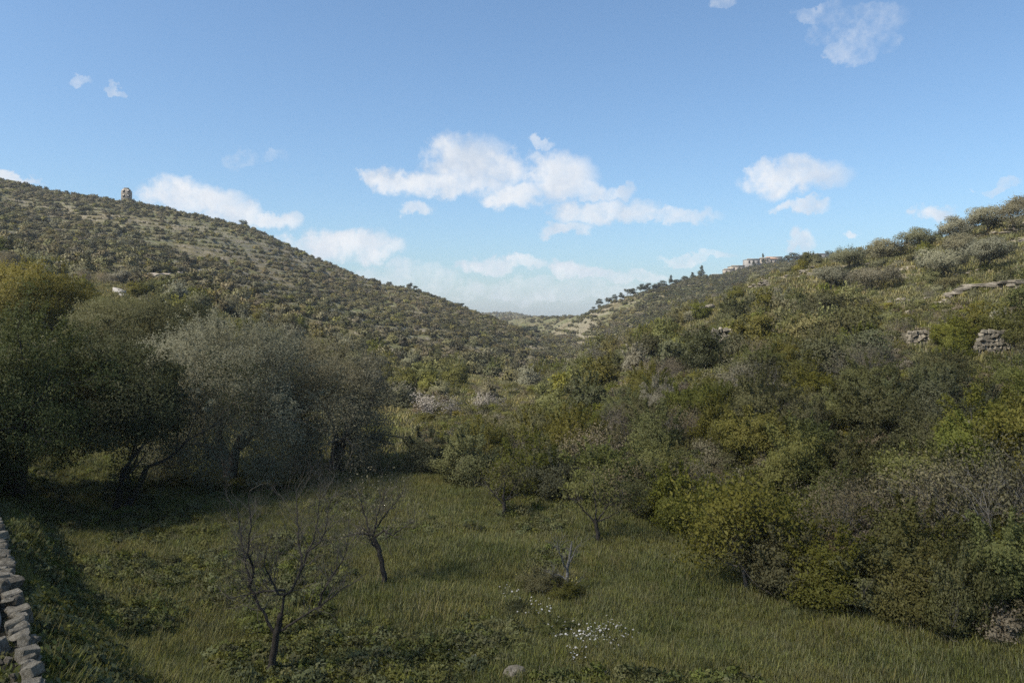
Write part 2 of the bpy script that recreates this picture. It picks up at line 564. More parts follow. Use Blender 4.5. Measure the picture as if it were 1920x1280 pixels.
M = {}
M['ground'] = terrain_mat()
M['green'] = leaf_mat('spring_leaf', (.096, .095, .022), (.130, .126, .031), (.166, .158, .043), .42, .1)
M['yellow'] = leaf_mat('broom_leaf', (.112, .106, .026), (.150, .140, .036), (.194, .178, .050), .40, .1)
M['dark'] = leaf_mat('evergreen_leaf', (.054, .056, .017), (.074, .075, .024), (.100, .098, .036), .30, .15)
M['grey'] = leaf_mat('olive_leaf', (.148, .140, .082), (.180, .169, .102), (.214, .200, .126), .38, .1)
M['brown'] = leaf_mat('dry_twig_leaf', (.112, .094, .052), (.148, .124, .071), (.186, .156, .094), .28, .1)
M['grass'] = leaf_mat('meadow_grass', (.132, .132, .036), (.170, .166, .047), (.214, .202, .066), .34, .1, .33)
M['slope_grass'] = leaf_mat('slope_grass', (.135, .124, .040), (.190, .170, .060), (.245, .215, .095), .28, .1, .12)
M['scrub_grey'] = leaf_mat('scrub_grey_leaf', (.112, .098, .050), (.146, .128, .068), (.184, .162, .090), .2, .1, .02)
M['scrub_green'] = leaf_mat('scrub_green_leaf', (.092, .086, .030), (.128, .117, .042), (.165, .150, .058), .2, .1, .02)
M['scrub_dark'] = leaf_mat('scrub_dark_leaf', (.052, .050, .022), (.074, .070, .031), (.102, .095, .045), .14, .1, .02)
M['scrub_yellow'] = leaf_mat('scrub_yellow_leaf', (.120, .108, .040), (.170, .150, .056), (.215, .188, .078), .2, .1)
M['weed'] = leaf_mat('meadow_weed', (.094, .100, .027), (.124, .128, .036), (.154, .154, .049), .34, .1)
M['pine'] = leaf_mat('pine_needles', (.022, .030, .016), (.036, .046, .024), (.060, .070, .036), .08)
M['bark'] = rough_mat('grey_bark', [(.3, (.060, .050, .040)), (.6, (.120, .106, .088)), (.8, (.19, .175, .15))], 9, bump=.6, bump_scale=30)
M['bark_dark'] = rough_mat('dark_bark', [(.3, (.022, .019, .016)), (.7, (.055, .048, .040))], 9, bump=.6, bump_scale=30)
M['twig'] = rough_mat('pale_twig', [(.3, (.13, .115, .095)), (.7, (.25, .23, .20))], 6, bump=.1)
M['dead'] = rough_mat('dead_wood', [(.3, (.09, .085, .078)), (.7, (.20, .19, .175))], 8, bump=.4, bump_scale=30)
M['stone'] = rough_mat('limestone', [(.25, (.070, .060, .045)), (.5, (.165, .145, .113)), (.75, (.27, .242, .20))], 3.5, bump=.9, bump_scale=9, tint_by_object=.25)
M['wallstone'] = rough_mat('lichened_limestone', [(.3, (.070, .060, .042)), (.5, (.180, .158, .120)), (.7, (.285, .255, .205))], 4, bump=.9, bump_scale=16, tint_by_object=.3)
M['concrete'] = rough_mat('old_concrete', [(.3, (.15, .145, .135)), (.7, (.25, .24, .225))], 3, bump=.25, bump_scale=25)
M['rubble_fill'] = rough_mat('earth_and_rubble', [(.3, (.03, .028, .018)), (.6, (.09, .08, .055)), (.75, (.2, .18, .15))], 6, bump=.9, bump_scale=10)
M['petal'] = leaf_mat('white_petal', (.40, .38, .35), (.50, .48, .45), (.60, .58, .55), .3)
M['yellowpetal'] = leaf_mat('yellow_petal', (.26, .20, .04), (.36, .28, .06), (.45, .36, .10), .3)
M['render_white'] = rough_mat('pale_house_render', [(.3, (.20, .188, .172)), (.7, (.27, .257, .240))], 1, bump=.05)
M['render_tan'] = rough_mat('tan_house_stone', [(.3, (.22, .19, .155)), (.7, (.30, .262, .215))], 1, bump=.1)
M['whitewash'] = rough_mat('whitewashed_stone', [(.3, (.17, .16, .148)), (.7, (.30, .29, .275))], 1.5, bump=.3)
M['tile'] = rough_mat('roof_tile', [(.3, (.26, .16, .11)), (.7, (.36, .24, .17))], 2, bump=.2)
M['void'] = rough_mat('dark_window', [(.3, (.02, .022, .025)), (.7, (.04, .042, .046))], 2, bump=0, rough=.25)
M['path'] = rough_mat('dirt_path', [(.3, (.24, .20, .15)), (.7, (.36, .31, .25))], 1.2, bump=.4)

# ------------------------------------------------------------------ plant building blocks
def unit(v):
    return v / np.maximum(np.linalg.norm(v, axis=-1, keepdims=True), 1e-9)


def leaves(c, size, r, aspect=.55, spread=.35, out=None, soft=1.0):
    """one diamond leaf at each centre; returns verts, quads, and the vertex normals: leaves turn their faces outward"""
    n = len(c)
    d = unit(r.normal(size=(n, 3)))
    s = unit(np.cross(d, r.normal(size=(n, 3))))
    if out is None:
        out = unit(c - np.array([0, 0, max(.05, c[:, 2].mean() * .55)]))
    f = np.cross(s, d)                                    # the face normal of the diamond below
    flip = (f * out).sum(1) < 0
    s[flip] *= -1
    f[flip] *= -1
    l = (size * (1 + spread * r.normal(size=n)).clip(.4, 1.9))[:, None]
    w = l * aspect
    v = np.stack([c - d * l * .5, c + s * w * .5, c + d * l * .5, c - s * w * .5], 1)
    nn = unit(f * .75 + out * soft + np.array([0, 0, .25 * soft]))
    LEAF_NORMALS[0] = np.repeat(nn, 4, axis=0)
    return v.reshape(-1, 3), np.arange(n * 4).reshape(n, 4)


LEAF_NORMALS = [None]


def leaf_mesh(name, v, q, mat):
    """mesh of the leaves just made, with their own shading normals"""
    me = mesh_np(name, v, q, (mat,), True)
    me.normals_split_custom_set_from_vertices(LEAF_NORMALS[0].astype(np.float32))
    return me


def crown(r, n, rx, ry, rz, cz, clumps, cr, low=-.35, fill=.15):
    """leaf positions gathered in uneven clumps over a lumpy crown"""
    d = unit(r.normal(size=(clumps * 4, 3)))
    d = d[d[:, 2] > low][:clumps]
    lump = .50 + .62 * r.rand(len(d)) ** .8
    cc = d * lump[:, None] * np.array([rx, ry, rz]) + np.array([0, 0, cz])
    rad = cr * (.40 + 1.0 * r.rand(len(d)) ** 1.4)
    w = rad ** 2
    k = r.choice(len(d), size=n, p=w / w.sum())
    q = unit(r.normal(size=(n, 3))) * (r.rand(n) ** .5 * (1 + .35 * (r.rand(n) < .12)))[:, None]
    p = cc[k] + q * rad[k][:, None] * np.array([1.15, 1.15, .8])
    m = int(n * fill)
    if m:
        p[:m] = unit(r.normal(size=(m, 3))) * (r.rand(m) ** .4)[:, None] * np.array([rx, ry, rz]) * .75 + np.array([0, 0, cz])
    return p


def tubes(lines, sides=5):
    """lines: list of (points (k,3), radii (k,)); one open tube each"""
    V, Q, base = [], [], 0
    ang = np.linspace(0, 2 * math.pi, sides, endpoint=False)
    ca, sa = np.cos(ang), np.sin(ang)
    for pts, rad in lines:
        pts = np.asarray(pts, float); rad = np.asarray(rad, float)
        k = len(pts)
        t = np.gradient(pts, axis=0)
        t = unit(t)
        ref = np.array([.31, .77, .55])
        a = unit(np.cross(t, ref)); b = np.cross(t, a)
        ring = pts[:, None, :] + rad[:, None, None] * (a[:, None, :] * ca[None, :, None] + b[:, None, :] * sa[None, :, None])
        V.append(ring.reshape(-1, 3))
        i = np.arange(k - 1)[:, None] * sides
        j = np.arange(sides)[None, :]
        j2 = (j + 1) % sides
        q = np.stack([i + j, i + j2, i + sides + j2, i + sides + j], -1).reshape(-1, 4) + base
        Q.append(q)
        base += k * sides
    return np.concatenate(V), np.concatenate(Q)


def grow(r, p, d, length, rad, depth, lines, tips, bend=.25, up=.08, split=(2, 4), ratio=.68, wig=3, angle=.75):
    pts = [np.array(p, float)]
    dd = unit(np.array(d, float))
    seg = length / wig
    for i in range(wig):
        dd = unit(dd + r.normal(size=3) * bend + np.array([0, 0, up]))
        pts.append(pts[-1] + dd * seg)
    rr = np.linspace(rad, rad * .62, wig + 1)
    lines.append((np.array(pts), rr))
    if depth <= 0:
        tips.append(pts[-1])
        return
    for k in range(r.randint(split[0], split[1] + 1)):
        i = wig if k == 0 else r.randint(1, wig + 1)
        side = unit(np.cross(dd, r.normal(size=3)))
        nd = unit(dd + side * angle * (.6 + .8 * r.rand()))
        grow(r, pts[i], nd, length * ratio * (.75 + .5 * r.rand()), rr[i] * .66, depth - 1, lines, tips, bend, up, split, ratio, wig, angle)


def bush_meshes(name, seed, n, leaf, w=3.0, h=2.3, clumps=42, cr=.55, stems=7, aspect=.55):
    """a rounded shrub 3 m across: foliage mesh + stems mesh"""
    r = np.random.RandomState(seed)
    P = []
    lobes = r.randint(4, 7)
    for k in range(lobes):
        a = 6.28 * k / lobes + r.rand()
        rr = w * (.06 + .20 * r.rand())
        lw = w * (.20 + .16 * r.rand())
        lh = h * (.55 + .50 * r.rand())
        q = crown(r, n // lobes, lw, lw * (.8 + .4 * r.rand()), lh * .48, lh * .50, clumps // 2, cr * .8, -.85, .10)
        q[:, 0] += rr * math.cos(a) * (.5 + q[:, 2] / h); q[:, 1] += rr * math.sin(a) * (.5 + q[:, 2] / h)
        P.append(q)
    for k in range(14):                                   # single shoots standing out of the outline
        a = r.rand() * 6.28; e = .4 + .9 * r.rand()
        d = np.array([math.cos(a) * math.cos(e), math.sin(a) * math.cos(e), math.sin(e)])
        b0 = d * np.array([w * .36, w * .36, h * .42]) + np.array([0, 0, h * .5])
        t = r.rand(max(6, n // 260))
        P.append(b0 + (d * .8 + np.array([0, 0, .3]))[None] * (t * h * .26)[:, None] + r.normal(size=(len(t), 3)) * .045)
    p = np.concatenate(P)
    p = p[p[:, 2] > .02]
    v, q = leaves(p, leaf, r, aspect)
    fol = leaf_mesh(name + '_foliage', v, q, M['green'])
    st = None
    if stems:
        L, T = [], []
        for i in range(stems):
            a = r.rand() * 6.28
            grow(r, (.12 * math.cos(a), .12 * math.sin(a), -.15), (math.cos(a) * .6, math.sin(a) * .6, 1), h * .45, .032, 2, L, T, .2, .08, (2, 3), .7, 3)
        v, q = tubes(L, 4)
        st = mesh_np(name + '_stems', v, q, (M['bark'],), True)
    return fol, st


def brush_meshes(name, seed, h=2.6, n=4200, leaf=.07, stems=14, depth=3):
    """leafless brush: a fan of thin pale stems with a haze of small buds"""
    r = np.random.RandomState(seed)
    L, T = [], []
    for i in range(stems):
        a = r.rand() * 6.28; k = .35 + .5 * r.rand()
        grow(r, (.2 * math.cos(a), .2 * math.sin(a), -.15), (math.cos(a) * k, math.sin(a) * k, 1), h * .42, .022, depth, L, T, .18, .10, (2, 4), .68, 3)
    v, q = tubes(L, 3)
    st = mesh_np(name + '_stems', v, q, (M['twig'],), True)
    T = np.array(T)
    k = r.randint(0, len(T), n)
    p = T[k] + r.normal(size=(n, 3)) * .16
    p = p[p[:, 2] > .05]
    v, q = leaves(p, leaf, r, .5)
    return leaf_mesh(name + '_foliage', v, q, M['brown']), st


NEAR = [bush_meshes('near_bush', 100 + i, 30000, .078, clumps=40 + 6 * i, cr=.46) for i in range(4)]
MIDB = [bush_meshes('mid_bush', 200 + i, 6500, .165, clumps=34, cr=.52, stems=4) for i in range(4)]
FARB = [bush_meshes('far_bush', 300 + i, 760, .36, w=2.6, h=1.9, clumps=22, cr=.55, stems=0, aspect=.6) for i in range(5)]
BRUSH = [brush_meshes('brush', 400 + i) for i in range(3)]


def with_mat(o, m):
    o.material_slots[0].link = 'OBJECT'
    o.material_slots[0].material = m


PLANTS = []          # (object, kind, picture x, picture y) for the labels


def picture(x, y, z):
    return 960 + F * x / y, HORIZON - F * (z - CAM_Z) / y


def add_bush(x, y, kind, width, tall=None, r=rng, sink=.05, lod=None):
    """width, tall in metres"""
    tall = tall or width * .78
    z = ground(x, y) - sink
    lod = lod or ('near' if y < 52 else 'mid')
    rz = r.rand() * 6.28
    if kind == 'brush':
        f, s = BRUSH[r.randint(len(BRUSH))]
        o = empty('leafless_bush', (x, y, z), rz, (width / 3, width / 3, tall / 2.8))
        link('twig_buds', f, o)
        link('stems', s, o)
    else:
        src = NEAR if lod == 'near' else MIDB
        f, s = src[r.randint(len(src))]
        o = empty({'green': 'leafy_bush', 'dark': 'evergreen_shrub', 'grey': 'grey_bush', 'yellow': 'broom_bush'}[kind], (x, y, z), rz, (width / 3, width / 3, tall / 2.3))
        fo = link('foliage', f, o)
        with_mat(fo, M[kind])
        link('stems', s, o)
    px, py = picture(x, y, z + tall * .55)
    PLANTS.append((o, kind, px, py, y))
    return o


def gn_scatter(name, pts, scl, rot, pick, sources, tilt=None):
    """one 'stuff' object: instances of the source meshes on a cloud of points"""
    col = bpy.data.collections.new(name + '_sources')
    for i, (me, mat) in enumerate(sources):
        s = bpy.data.objects.new('%s_source_%02d' % (name, i), me)
        if mat is not None:
            with_mat(s, mat)
        col.objects.link(s)
    me = bpy.data.meshes.new(name)
    me.vertices.add(len(pts))
    me.vertices.foreach_set('co', np.asarray(pts, np.float32).ravel())
    a = me.attributes.new('pick', 'INT', 'POINT'); a.data.foreach_set('value', np.asarray(pick, np.int32))
    a = me.attributes.new('size', 'FLOAT_VECTOR', 'POINT'); a.data.foreach_set('vector', np.asarray(scl, np.float32).ravel())
    a = me.attributes.new('turn', 'FLOAT_VECTOR', 'POINT')
    rv = np.zeros((len(pts), 3), np.float32)
    rv[:, 2] = rot
    if tilt is not None:
        rv[:, :2] = tilt
    a.data.foreach_set('vector', rv.ravel())
    o = link(name, me)
    ng = bpy.data.node_groups.new(name + '_nodes', 'GeometryNodeTree')
    ng.interface.new_socket('Geometry', in_out='INPUT', socket_type='NodeSocketGeometry')
    ng.interface.new_socket('Geometry', in_out='OUTPUT', socket_type='NodeSocketGeometry')
    N, Lk = ng.nodes, ng.links
    gi, go = N.new('NodeGroupInput'), N.new('NodeGroupOutput')
    ci = N.new('GeometryNodeCollectionInfo')
    ci.inputs['Collection'].default_value = col
    ci.inputs['Separate Children'].default_value = True
    ci.inputs['Reset Children'].default_value = True
    ip = N.new('GeometryNodeInstanceOnPoints')
    ip.inputs['Pick Instance'].default_value = True

    def attr(nm, ty):
        n = N.new('GeometryNodeInputNamedAttribute')
        n.data_type = ty
        n.inputs['Name'].default_value = nm
        return n.outputs['Attribute']
    Lk.new(gi.outputs[0], ip.inputs['Points'])
    Lk.new(ci.outputs[0], ip.inputs['Instance'])
    Lk.new(attr('pick', 'INT'), ip.inputs['Instance Index'])
    Lk.new(attr('size', 'FLOAT_VECTOR'), ip.inputs['Scale'])
    er = N.new('FunctionNodeEulerToRotation')
    Lk.new(attr('turn', 'FLOAT_VECTOR'), er.inputs[0])
    Lk.new(er.outputs[0], ip.inputs['Rotation'])
    Lk.new(ip.outputs[0], go.inputs[0])
    md = o.modifiers.new('scatter', 'NODES')
    md.node_group = ng
    return o


# ------------------------------------------------------------------ the land
terrain = build_terrain()
terrain.data.materials.append(M['ground'])

# line of sight over the land: smallest height that still shows at (x, y)
_vu = np.linspace(-.85, .85, 500)
_vy = np.exp(np.linspace(math.log(10), math.log(2500), 800))
_VZ = height(_vu[:, None] * _vy[None, :], np.broadcast_to(_vy[None, :], (500, 800)))
_VM = np.maximum.accumulate((_VZ - CAM_Z) / _vy[None, :], axis=1)


def shows(x, y, top):
    u = x / y
    iu = np.clip(((u + .85) / 1.7 * 499).round().astype(int), 0, 499)
    iy = np.clip(((np.log(y) - math.log(10)) / (math.log(2500) - math.log(10)) * 799).astype(int), 0, 799)
    return (top - CAM_Z) / y >= _VM[iu, iy] - 1e-4


def stone_mesh(seed, flat=.65, rough=.16, mat='stone'):
    """an angular field stone about 1 m across"""
    r = np.random.RandomState(seed)
    import bmesh
    bm = bmesh.new()
    bmesh.ops.create_icosphere(bm, subdivisions=2, radius=.5)
    dirs = unit(r.normal(size=(9, 3)))
    cut = .30 + .16 * r.rand(9)
    for v in bm.verts:
        p = np.array(v.co)
        for d, c in zip(dirs, cut):
            k = p @ d
            if k > c:
                p = p - d * (k - c)
        p = p * (1 + rough * (r.rand() - .5))
        v.co = (p[0] * 1.25, p[1] * 1.1, p[2] * flat * 1.3)
    me = bpy.data.meshes.new('stone')
    bm.to_mesh(me); bm.free()
    me.materials.append(M[mat])
    return me


def block_mesh(seed, mat):
    """a roughly squared building stone about 1 m across, edges knocked off"""
    import bmesh
    r = np.random.RandomState(seed)
    bm = bmesh.new()
    bmesh.ops.create_cube(bm, size=1.0)
    for v in bm.verts:
        v.co = (np.array(v.co) * (1 + .30 * (r.rand(3) - .6)))
    bmesh.ops.bevel(bm, geom=bm.edges[:], offset=.09, segments=1, affect='EDGES')
    for v in bm.verts:
        v.co = np.array(v.co) + r.normal(size=3) * .025
    me = bpy.data.meshes.new('stone')
    bm.to_mesh(me); bm.free()
    me.materials.append(M[mat])
    return me


STONES = [stone_mesh(i, .5 + .3 * (i % 3) / 2) for i in range(8)]
WALLSTONES = [block_mesh(20 + i, 'wallstone') for i in range(8)]


FIELDSTONES = [stone_mesh(40 + i, .55 + .3 * (i % 3) / 2, .20, 'wallstone') for i in range(8)]


# ------------------------------------------------------------------ dry-stone terrace walls on the slope
def stone_wall(px0, px1, Y, top_py, bot_py, label, courses, size, slope_left=0.0):
    """a stretch of dry-stone wall, each stone a piece of its own"""
    r = np.random.RandomState(int(px0))
    xm, Y, zb = hit((px0 + px1) / 2, bot_py)
    x0, x1 = (px0 - 960) / F * Y, (px1 - 960) / F * Y
    zt = CAM_Z + (HORIZON - top_py) / F * Y
    size = size * (x1 - x0) / max(.1, (px1 - px0) / F * 46)
    w = empty('terrace_wall', ((x0 + x1) / 2, Y, zb))
    tag(w, label, 'stone wall', 'terrace walls on the right slope')
    # core of packed earth behind the stones
    hx = (x1 - x0) / 2
    zc = zt - zb
    v = np.array([[-hx * .8, .25, -.8], [hx * .9, .25, -.8], [hx * .9, 1.4, -.8], [-hx * .8, 1.4, -.8],
                  [-hx * (.8 - slope_left), .32, zc * .86], [hx * .9, .32, zc * .86], [hx * .9, 1.4, zc * .86], [-hx * (.8 - slope_left), 1.4, zc * .86]])
    q = np.array([[0, 1, 5, 4], [1, 2, 6, 5], [2, 3, 7, 6], [3, 0, 4, 7], [4, 5, 6, 7]])
    link('earth_core', mesh_np('earth_core', v, q, (M['rubble_fill'],)), w)
    ch = zc / courses
    for c in range(courses):
        zz = (c + .5) * ch
        xl = -hx + slope_left * hx * (c / max(1, courses - 1))
        x = xl
        while x < hx:
            s = size * (.45 + .9 * r.rand() ** 1.3)
            st = link('stone', WALLSTONES[r.randint(8)], w, (x + s / 2, .02 + .12 * c / courses + r.normal() * .03, zz + r.normal() * ch * .16))
            st.rotation_euler = (r.normal() * .25, r.normal() * .28, r.choice([0, math.pi]) + r.normal() * .35)
            st.scale = (s * 1.0, size * (.8 + .5 * r.rand()), ch * (.75 + .4 * r.rand()))
            x += s * (.92 + .15 * r.rand())
    for q in range(int(10 + hx * 5)):                      # tumbled stones along the foot and the broken ends
        a, b = (r.rand() - .5) * 2.5 * hx, .1 - 1.1 * r.rand()
        s = size * (.35 + .6 * r.rand())
        st = link('stone', (WALLSTONES + FIELDSTONES)[r.randint(16)], w, (a, b, ground((x0 + x1) / 2 + a, Y + b) - zb + s * .18))
        st.scale = (s, s * .9, s * .7)
        st.rotation_euler = (r.normal() * .3, r.normal() * .3, r.rand() * 6.28)
    return w


stone_wall(1822, 1914, 46, 619, 664, 'wide grey dry-stone wall stretch on the right slope, stepped at its left end', 6, .34, .45)
stone_wall(1704, 1744, 47, 620, 652, 'short pale dry-stone wall block on the right slope beside the wide grey wall', 5, .30)
stone_wall(1336, 1368, 60, 617, 648, 'small pale stone wall stub above the tall dark rounded evergreen bush', 4, .36)
stone_wall(1664, 1692, 58, 588, 604, 'low weathered wall remnant half buried in grass under the rocky ledges', 2, .4)


# ------------------------------------------------------------------ rock ledges and outcrops
def outcrop(px, py, wpx, hpx, label, seed, n=14, flat=.5, depth=1.2, lift=0.0):
    x, y, z = hit(px, py)
    r = np.random.RandomState(seed)
    wm, hm = wpx / F * y, hpx / F * y
    o = empty('rock_outcrop', (x, y, z))
    tag(o, label, 'rock', 'limestone outcrops on the right slope')
    for i in range(n):
        a, b = (r.rand() - .5) * wm, (r.rand() - .5)
        s = max(.6, wm / math.sqrt(n)) * (.5 + 1.0 * r.rand())
        gx, gy = x + a, y + b * depth * hm
        st = link('rock', STONES[r.randint(8)], o, (a, b * depth * hm, ground(gx, gy) - z + lift + s * .26 + max(0, hm * .25 * b)))
        st.scale = (s, s * .8, s * flat)
        st.rotation_euler = (r.normal() * .15, r.normal() * .15, r.rand() * .8 - .4)
    return o


outcrop(1508, 520, 48, 26, 'pale rubble outcrop just below the ridge beside the olive grove', 1, 26, .6)
outcrop(1310, 600, 46, 20, 'sloping pale rock band above the small wall stub', 3, 20, .7, lift=.6)
outcrop(1683, 572, 34, 34, 'grey broken boulders beneath the spreading olive trees on the slope', 4, 22, .7)
outcrop(1752, 566, 46, 22, 'pale scattered rocks on the slope below the long ledge', 5, 22, .55)
outcrop(1905, 430, 40, 30, 'bare pale rock slope at the right edge below the skyline olives', 6, 24, .5)
outcrop(1820, 518, 70, 16, 'white rubble strewn above the long rock ledge', 7, 26, .45)
outcrop(1428, 534, 34, 10, 'thin pale rock shelf under the hilltop houses', 8, 12, .4)
outcrop(1690, 668, 24, 18, 'small pale rock between bushes under the short wall block', 9, 8, .7)


BLOCKS = [block_mesh(60 + i, 'stone') for i in range(8)]


def ledge():
    """the long tilted limestone ledge with an undercut: slabs of bedded rock"""
    r = np.random.RandomState(5)
    x0, y0, z0 = hit(1850, 546)
    o = empty('rock_ledge', (x0, y0, z0))
    tag(o, 'long tilted limestone ledge with dark undercut on the right slope', 'rock', 'limestone outcrops on the right slope')
    px = 1786.0
    while px < 1945:
        py = np.interp(px, [1786, 1815, 1850, 1890, 1945], [549, 535, 535, 530, 524])
        x, y, z = hit(px, py + 12)
        w = .7 + 1.1 * r.rand()
        zt = CAM_Z + (HORIZON - py) / F * y
        for dz, dy, th, nm in ((0, -.35, .26, 'slab'), (-.30, .05, .24, 'slab'), (-.55, -.25, .30, 'slab'), (-.9, -.5, .35, 'rock')):
            st = link(nm, BLOCKS[r.randint(8)], o, (x - x0 + r.normal() * .1, y - y0 + dy + r.normal() * .12, zt - z0 + dz + r.normal() * .05))
            st.scale = (w * (1.05 + .4 * r.rand()), 1.2 + .5 * r.rand(), th * (.8 + .5 * r.rand()))
            st.rotation_euler = (r.normal() * .06, -.10 + r.normal() * .07, r.normal() * .18)
        px += w * F / y * .85


ledge()


# ------------------------------------------------------------------ near terrace with the rubble edge (lower left)
def near_terrace():
    r = np.random.RandomState(11)
    zt = CAM_Z - 4.2
    A = np.array([(104 - 960) / F * 8.3, 8.3]); B = np.array([-11.25, 16.8])
    d = (B - A); d /= np.linalg.norm(d)
    B = A + d * 34
    nrm = np.array([-d[1], d[0]])                      # towards the terrace side
    if nrm[0] > 0: nrm = -nrm
    L = np.linalg.norm(B - A)
    ang = math.atan2(d[1], d[0])
    o = empty('terrace', (A[0], A[1], 0), ang)
    sgn = 1 if (nrm @ np.array([-math.sin(ang), math.cos(ang)])) > 0 else -1
    tag(o, 'rubble-edged stone terrace with a concrete strip at the lower left corner', 'terrace wall')

    def slab(name, x0, x1, y0, y1, z0, z1, mat):
        v = np.array([[x0, y0 * sgn, z0], [x1, y0 * sgn, z0], [x1, y1 * sgn, z0], [x0, y1 * sgn, z0], [x0, y0 * sgn, z1], [x1, y0 * sgn, z1], [x1, y1 * sgn, z1], [x0, y1 * sgn, z1]])
        q = np.array([[0, 3, 2, 1], [4, 5, 6, 7], [0, 1, 5, 4], [1, 2, 6, 5], [2, 3, 7, 6], [3, 0, 4, 7]])
        me = mesh_np(name, v, q, (M[mat],))
        import bmesh
        bm = bmesh.new(); bm.from_mesh(me)
        bmesh.ops.recalc_face_normals(bm, faces=bm.faces[:])
        bmesh.ops.bevel(bm, geom=bm.edges[:], offset=.025, segments=2, affect='EDGES')
        bm.to_mesh(me); bm.free()
        return link(name, me, o)
    slab('earth_fill', -1.5, L, .10, 5.0, -1.0, zt - .14, 'rubble_fill')
    slab('concrete_strip', 3.2, L, .32, 2.6, zt - .16, zt + .07, 'concrete')
    x = -1.2
    while x < L:                                         # edge course, and two courses below it
        s = .09 + .17 * r.rand()
        for c in range(3):
            st = link('stone', (WALLSTONES + FIELDSTONES)[r.randint(16)], o, (x + s / 2 + r.normal() * .02, sgn * (.13 - .02 * c + r.normal() * .035), zt - .02 - .13 * c + r.normal() * .04))
            st.scale = (s * .95, .16 + .13 * r.rand(), .12 + .10 * r.rand())
            st.rotation_euler = (r.normal() * .16, r.normal() * .16, r.choice([0, math.pi]) + r.normal() * .25)
        x += s
    for i in range(120):                                 # loose rubble in front of the concrete strip
        a, b = -1.0 + 4.4 * r.rand(), .28 + 1.4 * r.rand()
        s = .08 + .16 * r.rand() ** 2
        st = link('rubble_stone', WALLSTONES[r.randint(8)], o, (a, sgn * b, zt - .13 + s * .2))
        st.scale = (s, s * (.7 + .5 * r.rand()), s)
        st.rotation_euler = (r.normal() * .3, r.normal() * .3, r.rand() * 6.28)


near_terrace()

for px, py, s, lab in ((968, 1278, .52, 'larger pale boulder in the grass at the bottom edge'), (1136, 1276, .30, 'smaller pale boulder in the grass at the bottom edge')):
    x, y, z = hit(px, py)
    o = link('boulder', STONES[2 if s > .4 else 5], None, (x, y, z + .12))
    o.scale = (s, s * .9, s * .9)
    o.rotation_euler = (.1, .15, .6)
    tag(o, lab, 'boulder', 'boulders in the meadow')


# ------------------------------------------------------------------ houses and the hilltop building
def box(mb, x0, x1, y0, y1, z0, z1):
    v, q = mb
    b = len(v)
    v += [(x0, y0, z0), (x1, y0, z0), (x1, y1, z0), (x0, y1, z0), (x0, y0, z1), (x1, y0, z1), (x1, y1, z1), (x0, y1, z1)]
    q += [(b, b + 1, b + 5, b + 4), (b + 1, b + 2, b + 6, b + 5), (b + 2, b + 3, b + 7, b + 6), (b + 3, b, b + 4, b + 7), (b + 4, b + 5, b + 6, b + 7), (b, b + 3, b + 2, b + 1)]
    return mb


def part(name, boxes, mat, parent):
    mb = ([], [])
    for b in boxes:
        box(mb, *b)
    return link(name, mesh_np(name, np.array(mb[0], float), np.array(mb[1]), (M[mat],)), parent)


def house(px, Y, w, h, floors, cols, mat, label, roof='flat', rz=0.0, up=0.0):
    x, y, z = plan(px, Y)
    o = empty('house', (x, y, z - .4 + up), rz)
    tag(o, label, 'house', 'hilltop houses on the right ridge')
    dp = w * .8
    part('wall', [(-w / 2, w / 2, 0, dp, -2 - up, h)], mat, o)
    if roof == 'flat':
        part('roof', [(-w / 2 - .15, w / 2 + .15, -.15, dp + .15, h, h + .25), (-w / 2 - .15, w / 2 + .15, -.15, .1, h + .25, h + .8)], mat, o)
    else:
        v = np.array([[-w / 2 - .4, -.4, h], [w / 2 + .4, -.4, h], [w / 2 + .4, dp + .4, h], [-w / 2 - .4, dp + .4, h], [-w / 4, dp / 2, h + 1.9], [w / 4, dp / 2, h + 1.9]])
        me = mesh_np('roof', v, [np.array([[0, 1, 5, 4], [2, 3, 4, 5]]), np.array([[1, 2, 5], [3, 0, 4]])], (M['tile'],))
        link('roof', me, o)
    fh = h / floors
    for f in range(floors):
        for c in range(cols):
            cx = -w / 2 + w * (c + .5) / cols
            zz = f * fh + fh * .35
            win = part('window', [(cx - .65, cx + .65, -.06, .05, zz, zz + fh * .45)], 'void', o)
            part('sill', [(cx - .8, cx + .8, -.2, .02, zz - .12, zz - .01)], 'render_white', win)
    return o


house(1413, 548, 9.6, 6.6, 2, 3, 'render_white', 'white two-storey house on the right ridge behind dark trees', 'flat', .1)
house(1434, 552, 7.2, 5.2, 2, 2, 'render_tan', 'tan house adjoining the white house on the ridge', 'flat', -.1, .6)
house(1384, 545, 9.5, 4.2, 1, 3, 'render_tan', 'low tan flat-roofed house left of the white ridge house', 'flat', .1)
house(1366, 540, 6.0, 3.6, 1, 2, 'render_tan', 'small tan house at the left end of the ridge houses', 'flat', .0)
house(1446, 560, 9.0, 4.6, 1, 3, 'render_tan', 'tan house with a hipped tile roof higher on the ridge', 'hip', .0, 1.2)
house(1458, 562, 7.0, 4.4, 1, 2, 'render_white', 'pale house at the upper right end of the ridge houses', 'flat', .0, 2.4)
house(1530, 566, 17.0, 3.0, 1, 5, 'render_white', 'long low white house between dark pines on the ridge', 'flat', .0, 6.0)
house(1344, 532, 7.0, 2.6, 1, 2, 'render_white', 'tiny whitish house front beside the ridge conifer', 'flat', .0)


